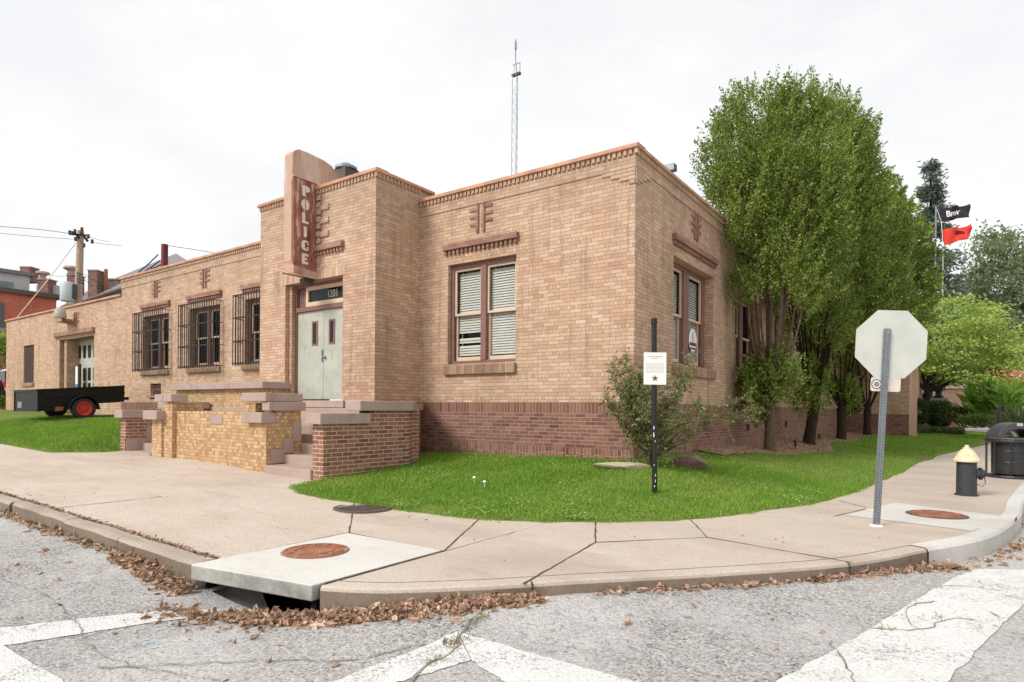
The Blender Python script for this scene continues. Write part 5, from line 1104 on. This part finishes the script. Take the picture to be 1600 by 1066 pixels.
# flags
D0 = 46.0; pb = at(1459, 640, D0); pt = at(1462.5, 322, D0); t = thing('flagpole', (pb.x, pb.y, 0), 'slim grey flagpole in front of the spruce', 'flagpole'); m = MB(); m.tube([(pb.x, pb.y, -.3), pt], [.08, .05], 8); m.build('pole', 'galv', t); m = MB(); m.tube([at(1462.5, 324, D0), at(1471, 347, D0-.1), at(1473.5, 385, D0-.1), at(1473, 480, D0)], .018, 5); m.build('halyard', 'white', t)
def flag(pts, mats, lab, seed, text=None):
    nx, ny = 28, 14; m = MB(); a, b, c, d = [np.array(at(*p), float) for p in pts]; nf = np.array(fw)
    for i in range(nx+1):
        for j in range(ny+1):
            u, v = i/nx, j/ny; p = (a*(1-u)+b*u)*(1-v)+(d*(1-u)+c*u)*v; wv = u*(.18*math.sin(9*u+2*v+seed)+.1*math.sin(17*u-5*v+seed)); p = p+nf*wv*1.2+np.array([0, 0, u*.10*math.sin(11*u+seed)]); m.v.append(tuple(p))
    for i in range(nx):
        for j in range(ny):
            m.f.append((i*(ny+1)+j, (i+1)*(ny+1)+j, (i+1)*(ny+1)+j+1, i*(ny+1)+j+1)); u, v = (i+.5)/nx, (j+.5)/ny
            m.m.append(1 if text is None and .5 < u < .78 and .28 < v < .6 else 0)
    o = m.build('flag', mats, smooth=True); o.modifiers.new('solid', 'SOLIDIFY').thickness = .01; tag(o, lab, 'flag')
    if text:
        q = MB()
        def fn(x, y, z):
            u = min(.98, max(.02, .46+x*.24)); v = .52-y*.6; p = (a*(1-u)+b*u)*(1-v)+(d*(1-u)+c*u)*v; wv = u*(.18*math.sin(9*u+2*v+seed)+.1*math.sin(17*u-5*v+seed)); p = p+nf*(wv*1.2-.03+z)+np.array([0, 0, u*.10*math.sin(11*u+seed)]); return tuple(p)
        text_mesh(q, text, 1.0, fn, bold=.03); q.build('lettering', 'white', o)
flag([(1467, 326, D0), (1512, 319, D0), (1513, 339, D0), (1471, 347, D0)], [plain('black_cloth', S(58, 52, 62), .8, .1, .15, 3), 'black'], 'tattered black flag with white letters flying above the red one', 1.0, 'Brew')
flag([(1473, 359, D0), (1514, 352, D0), (1517, 371, D0), (1475, 384, D0)], [plain('red_cloth', S(232, 74, 62), .8, .1, .1, 3), plain('dark_emblem', S(96, 40, 40), .8, .1, .1, 3)], 'red flag with a dark emblem flying below the black one', 2.2)
# ------------------------------------------------------------------ trailer
tx, ty0, ty1 = -16.72, -3.2, -.95; tw = 1.9
t = thing('utility_trailer', (tx, -2.1, 1.1), 'black utility trailer with red wheels parked on the grass', 'trailer')
def tilt(x, y, z): return (x, y, z + (y-ty0)*.085)
z0, z1 = 1.27, 1.87
m = MB(); m.box(tx-tw, tx, ty0, ty0+.05, z0, z1-.02); m.box(tx-.05, tx, ty0+.051, ty1, z0+.12, z1); m.box(tx-tw, tx-tw+.05, ty0+.051, ty1, z0+.12, z1); m.box(tx-tw+.051, tx-.051, ty1-.05, ty1, z0+.12, z1); m.box(tx-tw+.051, tx-.051, ty0+.051, ty1-.051, z0+.13, z0+.17)
m.xf(tilt).build('body', 'trailer', t, bevel=.008)
m = MB(); m.box(tx+.001, tx+.035, ty0+.02, ty1, z1-.22, z1-.18); m.box(tx+.001, tx+.03, ty0, ty1, z1-.015, z1+.03); m.box(tx-tw, tx, ty0-.03, ty0-.001, z1-.03, z1+.03); m.box(tx-.04, tx+.03, ty0-.02, ty0+.04, z0, z1); m.box(tx-tw, tx-tw+.04, ty0-.02, ty0+.04, z0, z1)
m.box(tx-tw-.03, tx-tw, ty0, ty1, z1-.015, z1+.03); m.box(tx-.06, tx-.02, ty0+.05, ty0+.95, z0-.0, z0+.12); m.xf(tilt).build('rails', 'trailer', t)
wy = -2.12
for sx in (0, 1):
    xw = tx+.02-sx*(tw+.04+.02); dx = .14 if sx == 0 else -.14; xw = tx+.03 if sx == 0 else tx-tw-.03
    wz = float(left_lawn_z(xw, wy)[0])+.31; m = MB(); 
    def wl(prof, mi_): 
        q = MB(); q.lathe(prof, (0, 0, 0), 28); q.xf(lambda x, y, z: (xw+z*(1 if sx == 0 else -1), wy+x, wz+y)); return q
    w = wl([(.20, .0), (.29, .0), (.315, .03), (.315, .15), (.29, .18), (.20, .175)], 0).build('wheel', 'rubber', t, smooth=True)
    wl([(.205, .1), (.21, .192), (.185, .196), (.17, .182), (.10, .178), (.09, .19), (.0, .19)], 0).build('rim', 'redpaint', w, smooth=True); wl([(.06, .15), (.055, .205), (.0, .21)], 0).build('hub', 'rustiron', w)
    m = MB(); n = 14
    for i in range(n):
        a0_, a1_ = math.pi*(i/n), math.pi*((i+1)/n)
        for (ra, rb) in ((.38, .40),):
            P4 = [(wy+math.cos(a)*r_, wz-.02+math.sin(a)*r_) for a in (a0_, a1_) for r_ in (ra, rb)]; xa, xb = (xw-.02, xw+.22) if sx == 0 else (xw+.02, xw-.22)
            m.prism([P4[0], P4[1], P4[3], P4[2]], xa, xb, 0, lambda p, q, c: (c, p, q))
    m.build('fender', 'trailer', t)
m = MB(); m.box(tx-tw*.5-.05, tx-tw*.5+.05, ty1, ty1+.5, z0+.15, z0+.24); m.xf(tilt).build('tongue', 'trailer', t)
m = MB(); m.box(tx-tw+.28, tx-tw+.62, ty0-.006, ty0-.001, z0+.1, z0+.28); m.xf(tilt).build('plate', 'galv', t)
m = MB(); m.box(tx-.1, tx+.0, ty0+.42, ty0+.62, z0-.02, z0+.1); m.xf(tilt).build('lamp', 'rustiron', t)
# ------------------------------------------------------------------ car at the left edge
c = at(4, 632, 31); gz = c.z+.02; t = thing('parked_car', (c.x-.9, c.y+2, gz), 'pale off-road car with a rear spare wheel at the left edge', 'car'); X0 = c.x-1.35; Y0 = c.y
def cbox(nm, pr, mat, x0, x1, bev=.04, par=None): m = MB(); m.prism(pr, x0, x1, 0, lambda a, b, cc: (cc, Y0+a, gz+b)); return m.build(nm, mat, par or t, bevel=bev)
silver = plain('silver_paint', S(186, 184, 186), .3, .6, .05, 2)
bd = cbox('body', [(.0, .45), (.0, 1.05), (.1, 1.15), (.25, 1.75), (.4, 1.82), (2.2, 1.8), (2.9, 1.15), (4.2, 1.02), (4.3, .45)], silver, X0, X0+1.75, .06)
cbox('bumper', [(-.12, .45), (-.12, .70), (0.02, .70), (.02, .45)], 'black', X0+.02, X0+1.73, .03)
m = MB(); m.box(X0+.2, X0+1.55, Y0+.03, Y0+.2, gz+1.2, gz+1.66); m.build('rear_window', 'dglass', t)
for a in (.03, 1.55): m = MB(); m.box(X0+a, X0+a+.18, Y0-.03, Y0+.08, gz+.82, gz+1.25); m.build('tail_light', 'redpaint', t)
for (a, b) in ((X0-.02, .85), (X0+1.55, .85), (X0-.02, 3.4), (X0+1.55, 3.4)): m = MB(); m.lathe([(.1, 0), (.33, .0), (.36, .04), (.36, .18), (.33, .22), (.1, .2)], n=20); m.xf(lambda x, y, z: (a+z, Y0+b+x, gz+.36+y)); w = m.build('wheel', 'rubber', t, smooth=True)
m = MB(); m.lathe([(.05, 0), (.34, .0), (.37, .05), (.37, .18), (.33, .22), (.02, .22)], n=22); m.xf(lambda x, y, z: (X0+1.2+x, Y0-.02-z, gz+.82+y)); m.build('spare_wheel', 'rubber', t, smooth=True)
D0 = 36; b = at(0, 600, D0); P = []; leafblob(P, (b.x-.35, b.y, b.z+.8), .55, .8, 2.2, 4200); tag(leaves('conifer_bush', P[0], rng.normal(0, 1, P[0].shape)+np.array([0, 0, .8]), .22, .09, 'mapleleaf', org=b), 'bright green upright bush at the left edge', 'bush')
# ------------------------------------------------------------------ houses behind on the left
def pxx(u, v, X):
    du, dv = u-800, -(v-639.2); a_ = (cr*du - sr*dv)/F_PX; b_ = (sr*du + cr*dv)/F_PX; r = fw + rt*a_ + up*b_; return CAMLOC + r*((X-CAMLOC.x)/r.x)
HX = -44.0; p0, p1 = pxx(-60, 456, HX), pxx(88, 468, HX); zt = pxx(45, 462, HX).z
t = thing('red_house', (HX-4, (p0.y+p1.y)/2, .5), 'red brick house with grey attic storey and chimneys at the far left', 'house')
m = MB(); m.box(HX-9, HX, p0.y, p1.y, 0, zt); m.build('wall', 'housebrick', t)
m = MB(); m.box(HX-9.1, HX+.25, p0.y, p1.y+.25, zt, zt+.28); m.build('cornice', 'iron', t)
a1_ = pxx(46, 450, HX-.4); za = pxx(20, 428, HX-.4).z; m = MB(); m.box(HX-8, HX-.4, p0.y, a1_.y, zt+.28, za); m.build('attic', 'siding', t); m = MB(); m.box(HX-8.2, HX-.2, p0.y, a1_.y+.25, za, za+.22); rf = m.build('attic_roof', 'slate', t)
wa, wb = pxx(-4, 436, HX-.4), pxx(20, 455, HX-.4); m = MB(); m.box(HX-.42, HX-.3, wa.y, wb.y, zt+.35, wa.z-.1); wn = m.build('window', plain('green_frame', S(120, 140, 132), .5, .3, .1, 5), t); m = MB(); m.box(HX-.32, HX-.27, wa.y+.15, wb.y-.25, zt+.5, wa.z-.35); m.build('pane', plain('sky_pane', S(214, 224, 224), .1, .6, .05, 2), wn)
wa, wb = pxx(-8, 472, HX), pxx(6, 513, HX); m = MB(); m.box(HX-.1, HX+.06, wa.y, wb.y, wb.z, wa.z); wn = m.build('window', plain('slate_frame', S(96, 104, 110), .5, .3, .1, 5), t); m = MB(); m.box(HX+.061, HX+.075, wa.y+.1, wb.y-.25, wb.z+.2, wa.z-.2); m.build('pane', 'dglass', wn); m = MB(); m.box(HX-.1, HX+.14, wa.y-.1, wb.y+.12, wb.z-.25, wb.z-.001); m.build('sill', 'cap', wn)
def chimney(u0, u1, v0, v1, D0, par, capv=0):
    m = MB(); fbox(m, u0, u1, v0, v1, D0, .9); ch = m.build('chimney', 'chim', par)
    m = MB(); fbox(m, u0-1, u1+1, v0-2, v0-.2, D0-.05, 1.0); m.build('chimney_cap', 'cap', ch)
    if capv: 
        c_ = at((u0+u1)/2, v0-2, D0+.4); m = MB(); m.lathe([(.25, 0), (.22, .2), (.5, .35), (.45, .5), (.2, .55)], c_, 12); m.build('chimney_pot', 'cap', ch)
chimney(31, 47, 418, 440, 50, t); chimney(58.5, 75, 437, 470, 49, t, 1); chimney(13, 24, 424, 436, 50, t)
m = MB(); fbox(m, 56, 90, 446, 466, 49.5, .5); m.build('parapet', 'siding', t)
t = thing('slate_roof_house', at(180, 480, 44), 'house with a grey slate roof and brick chimneys behind the low wing', 'house')
A, B_, C_, D1 = at(80, 487, 42), at(300, 412, 36), at(275, 396, 46), at(150, 447, 52); m = MB(); 
def off(p, dz): return Vector((p.x, p.y, p.z-dz))
m.add([A, B_, C_, D1, off(A, .3), off(B_, .3), off(C_, .3), off(D1, .3)], [(0, 1, 2, 3), (4, 5, 6, 7), (0, 1, 5, 4), (1, 2, 6, 5), (2, 3, 7, 6), (3, 0, 4, 7)]); rf = m.build('roof', 'slate', t)
m = MB(); m.tube([off(A, .1), off(B_, .1)], .14, 6); m.build('gutter', 'iron', rf)
m = MB(); P4 = [off(q, .5) for q in (A, B_, C_, D1)]; m.add([q for q in P4]+[Vector((q.x, q.y, .2)) for q in P4], [(0, 1, 5, 4), (1, 2, 6, 5), (2, 3, 7, 6), (3, 0, 4, 7), (0, 1, 2, 3)]); m.build('wall', 'chim', t)
chimney(137, 151, 423, 470, 40.5, t); chimney(104, 118, 430, 480, 44, t, 1); chimney(165, 186, 437, 462, 42, t)
m = MB(); m.tube([at(165.5, 465, 41), at(165.5, 421, 41)], .12, 8); m.build('flue_pipe', 'rustiron', t)
# utility pole
D0 = 35.0; pb = at(121.5, 500, D0); pt = at(126, 361, D0); t = thing('utility_pole', (pb.x, pb.y, .5), 'weathered wooden utility pole with crossarm and grey transformer', 'utility pole')
m = MB(); m.tube([(pb.x, pb.y, .3), pb, pt], [.24, .22, .17], 10); m.build('pole', 'wood', t, smooth=True)
m = MB(); m.tube([at(116, 363, D0-.6), at(124, 373, D0-.1)], .06, 6); m.tube([at(127, 364, D0-.3), at(137, 377, D0-.3)], .07, 6); m.tube([at(108, 366, D0-.3), at(139, 368, D0-.3)], .05, 6); m.build('crossarm', 'darkbark', t)
m = MB()
for (u, v) in [(109, 364), (113, 365), (117, 362), (118, 374), (138, 370), (144, 378), (128, 359), (131, 384)]: c_ = at(u, v, D0-.35); m = MB(); m.lathe([(.05, -.1), (.09, -.02), (.06, .05), (.09, .1), (.03, .14)], c_, 8); m.build('insulator', 'wire', t)
for i in range(4): m = MB(); m.tube([at(120.5, 426+4.5*i, D0-.3), at(129, 429+4.5*i, D0-.3)], .05, 6); m.build('wire_bracket', 'wire', t)
c_ = at(105.5, 471, D0-.5); k = D0/F_PX; m = MB(); m.lathe([(.33, 0), (.36, .05), (.36, 1.0), (.32, 1.06), (.1, 1.1)], c_, 18); tf = m.build('transformer', plain('transformer_grey', S(190, 200, 200), .45, .4, .05, 3), t, smooth=True)
m = MB(); q = at(114, 455, D0-.4); m.box(q.x-.12, q.x+.3, q.y-.1, q.y+.1, q.z-.45, q.z+.35); m.tube([at(95, 446, D0-.6), at(100, 443, D0-.6)], .07, 6); m.build('bracket', 'wire', tf)
def wire(pts, lab, r_=.014, mat='wire', nm='power_line'):
    P = resample([tuple(at(*p)) for p in pts], 1.0); m = MB(); m.tube([Vector(p) for p in P], r_, 5); tag(m.build(nm, mat), lab, 'wire')
wire([(109, 365, D0-.3), (55, 358, D0), (-30, 352, D0)], 'upper power line running left from the pole top', .016)
wire([(117, 374, D0-.3), (60, 370, D0), (-30, 362, D0)], 'lower power line running left from the pole top', .012)
wire([(144, 378, D0-.3), (158, 381, D0), (190, 384, D0+4)], 'thin power line running right from the pole top', .012)
wire([(138, 369, D0-.3), (150, 374, D0), (172, 378, D0+4)], 'upper thin power line running right from the pole crossarm', .010)
wire([(130, 428, D0-.2), (152, 440, D0+1), (175, 452, D0+3)], 'short service wire sagging from the pole to the slate roof', .012)
wire([(129, 436, D0-.2), (150, 449, D0+1), (168, 462, D0+3)], 'lowest service wire sagging from the pole to the slate roof', .012)
wire([(118, 380, D0-.2), (80, 431, 33), (26, 497, 31.0)], 'pale guy wire slanting down left from the pole', .022, plain('guy_cover', S(226, 190, 168), .6, .2, .05, 3), 'guy_wire')
wire([(120, 428, D0-.2), (95, 432, D0+4), (66, 428, D0+10)], 'service wire from the pole to the red house roof', .012)
# ------------------------------------------------------------------ leaf litter and weeds
def litter(poly, n, wid, off_=0.0, L=(.035, .075), pile=.03):
    Q = resample(poly, .05); i = rng.integers(0, len(Q)-1, n); d = Q[i+1]-Q[i]; d /= np.linalg.norm(d, axis=1)[:, None]+1e-9; nr = np.stack([d[:, 1], -d[:, 0]], 1)
    dist = np.abs(rng.normal(0, wid, n)); P = Q[i]+nr*(dist+off_)[:, None]+rng.normal(0, .02, (n, 2)); Z = road_z(P[:, 0], P[:, 1])+.006+rng.uniform(0, 1, n)*pile*np.exp(-dist/wid)
    return np.stack([P[:, 0], P[:, 1], Z], 1), np.stack([rng.normal(0, 1, n), rng.normal(0, 1, n), rng.normal(.08, .25, n)], 1)
Ls = [litter([(.15, -7.18), (.55, -7.02), (1.05, -6.74), (1.6, -6.22), (1.9, -5.85)], 1900, .065), litter([(.3, -7.1), (.8, -6.9), (1.3, -6.5), (1.75, -6.05)], 1300, .05, 0, pile=.05), litter([(-5.2, -7.05), (-2.6, -7.06), (-1.3, -7.08), (-.55, -7.12)], 420, .04), litter([(-1.9, -7.08), (-1.2, -7.1), (-.5, -7.15)], 700, .065, pile=.04), litter([(2.2, -5.5), (3.2, -4.35), (3.6, -3.8)], 160, .03), litter([(3.4, -4.1), (3.8, -3.5), (4.4, -2.5)], 330, .045), litter([(4.4, -2.5), (4.9, -1.2), (5.3, 1.2)], 160, .08), litter([(-.3, -7.45), (.2, -7.3), (.6, -7.1)], 160, .12)]
n = 130; X = rng.uniform(-3, 5, n); Y = rng.uniform(-8.6, -3.5, n); ok = Y < np.interp(X, [-3, .6, 2, 4.5, 5], [-7.1, -7.0, -5.7, -2.5, -1.8])
Ls.append((np.stack([X, Y, road_z(X, Y)+.006], 1)[ok], rng.normal(0, 1, (ok.sum(), 3))*np.array([1, 1, .1])))
P = np.vstack([a for a, b in Ls]); D = np.vstack([b for a, b in Ls]); stuff(leaves('leaf_litter', P, D, np.clip(rng.gamma(5, .0115, len(P)), .02, .11), np.clip(rng.gamma(5, .0062, len(P)), .012, .06), 'litter', fold=.5, curl=.35))
Q = resample([(-9, -6.845), (-4, -6.845), (-.7, -6.85)], .05); i = rng.integers(0, len(Q), 1300); P = Q[i]+rng.normal(0, .012, (1300, 2)); stuff(leaves('leaf_litter', np.stack([P[:, 0], P[:, 1], G(P[:, 0], P[:, 1])+.004], 1), rng.normal(0, 1, (1300, 3))*np.array([1, 1, .2]), rng.uniform(.02, .05, 1300), .018, 'litter', fold=.4))
W_ = []
for (x, y, n_, s_) in [(1.80, -6.42, 70, .05), (1.90, -6.78, 60, .05), (1.97, -7.02, 40, .05), (2.1, -7.4, 30, .05), (4.25, -2.72, 90, .04), (-3.9, -7.04, 120, .06), (-5.4, -7.05, 160, .12), (-2.6, -7.05, 60, .04), (.05, -4.0, 20, .03), (1.65, -6.22, 60, .05), (4.3, -4.4, 20, .04), (4.0, -4.85, 20, .05)]: W_.append(np.stack([rng.normal(x, s_*.6, n_), rng.normal(y, s_, n_)], 1))
P = np.vstack(W_); stuff(leaves('weeds', np.stack([P[:, 0], P[:, 1], road_z(P[:, 0], P[:, 1])+.004], 1), np.stack([rng.normal(0, .6, len(P)), rng.normal(0, .6, len(P)), np.ones(len(P))*.7], 1), rng.uniform(.015, .045, len(P)), .007, 'straw'))
n = 2600; X = rng.uniform(.1, 1.9, n); Y = rng.uniform(3.4, 22, n); ok = in_mulch(X, Y); X, Y = X[ok], Y[ok]; stuff(leaves('mulch_litter', np.stack([X, Y, lawn_z(X, Y)+.012+.03*np.clip(1-X, 0, 1)+.008], 1), rng.normal(0, 1, (len(X), 3))*np.array([1, 1, .2]), rng.uniform(.04, .1, len(X)), .03, 'litter', fold=.4))
# two small white flowers in the lawn
for (u, v, lab) in [(741, 757, 'tiny white flower head left of its twin in the lawn'), (757, 764, 'tiny white flower head right of its twin in the lawn')]:
    c = hit(u, v, FZ); m = MB(); m.tube([c, c+up*.09], .004, 5); m.lathe([(.005, .085), (.022, .09), (.025, .105), (.012, .118), (.002, .12)], c, 10); tag(m.build('white_flower', 'white', org=c), lab, 'flower', 'white flowers in the lawn')

n = 170; X = rng.uniform(-7, 4.6, n); Y = rng.uniform(-6.8, -.5, n); ok = (edge_dist(X, Y) < -.1) & (Y > np.interp(X, [-7, .6, 2, 4.6], [-6.8, -6.7, -5.4, -1.0])) & ((X > -3.4) | (Y < -3.8)) & ~((np.abs(X) < .7) & (Y < -5.5)); X, Y = X[ok], Y[ok]
stuff(leaves('leaf_litter', np.stack([X, Y, G(X, Y)+.004], 1), np.stack([rng.normal(0, 1, len(X)), rng.normal(0, 1, len(X)), np.zeros(len(X))], 1), rng.uniform(.012, .045, len(X)), rng.uniform(.008, .022, len(X)), 'litter', fold=.4, curl=.2))
n = 420; X = rng.uniform(-3.4, 3.2, n); Y = rng.uniform(-4.3, 8, n); ok = (edge_dist(X, Y) > .15) & ~((X < .1) & (Y > -.1)) & ~((X < -3.4) & (Y < -1.2)); X, Y = X[ok], Y[ok]
stuff(leaves('leaf_litter', np.stack([X, Y, lawn_z(X, Y)+.045], 1), np.stack([rng.normal(0, 1, len(X)), rng.normal(0, 1, len(X)), np.zeros(len(X))], 1), rng.uniform(.02, .05, len(X)), rng.uniform(.012, .03, len(X)), 'litter', fold=.4, curl=.2))

# clover and broad-leaved weeds among the grass
n = 5200; cx = rng.uniform(-3.3, 3.0, 60); cy = rng.uniform(-4.2, 3.0, 60); i = rng.integers(0, 60, n); X = cx[i]+rng.normal(0, .16, n); Y = cy[i]+rng.normal(0, .13, n); ok = (edge_dist(X, Y) > .0) & ~((X < .1) & (Y > -.1)) & ~((X < -3.4) & (Y < -1.2)) & ~in_mulch(X, Y); X, Y = X[ok], Y[ok]; n = len(X)
stuff(leaves('weeds', np.stack([X, Y, lawn_z(X, Y)+rng.uniform(.02, .055, n)], 1), np.stack([rng.normal(0, 1, n), rng.normal(0, 1, n), np.full(n, .25)], 1), rng.uniform(.02, .04, n), rng.uniform(.014, .026, n), 'clover', fold=.1))
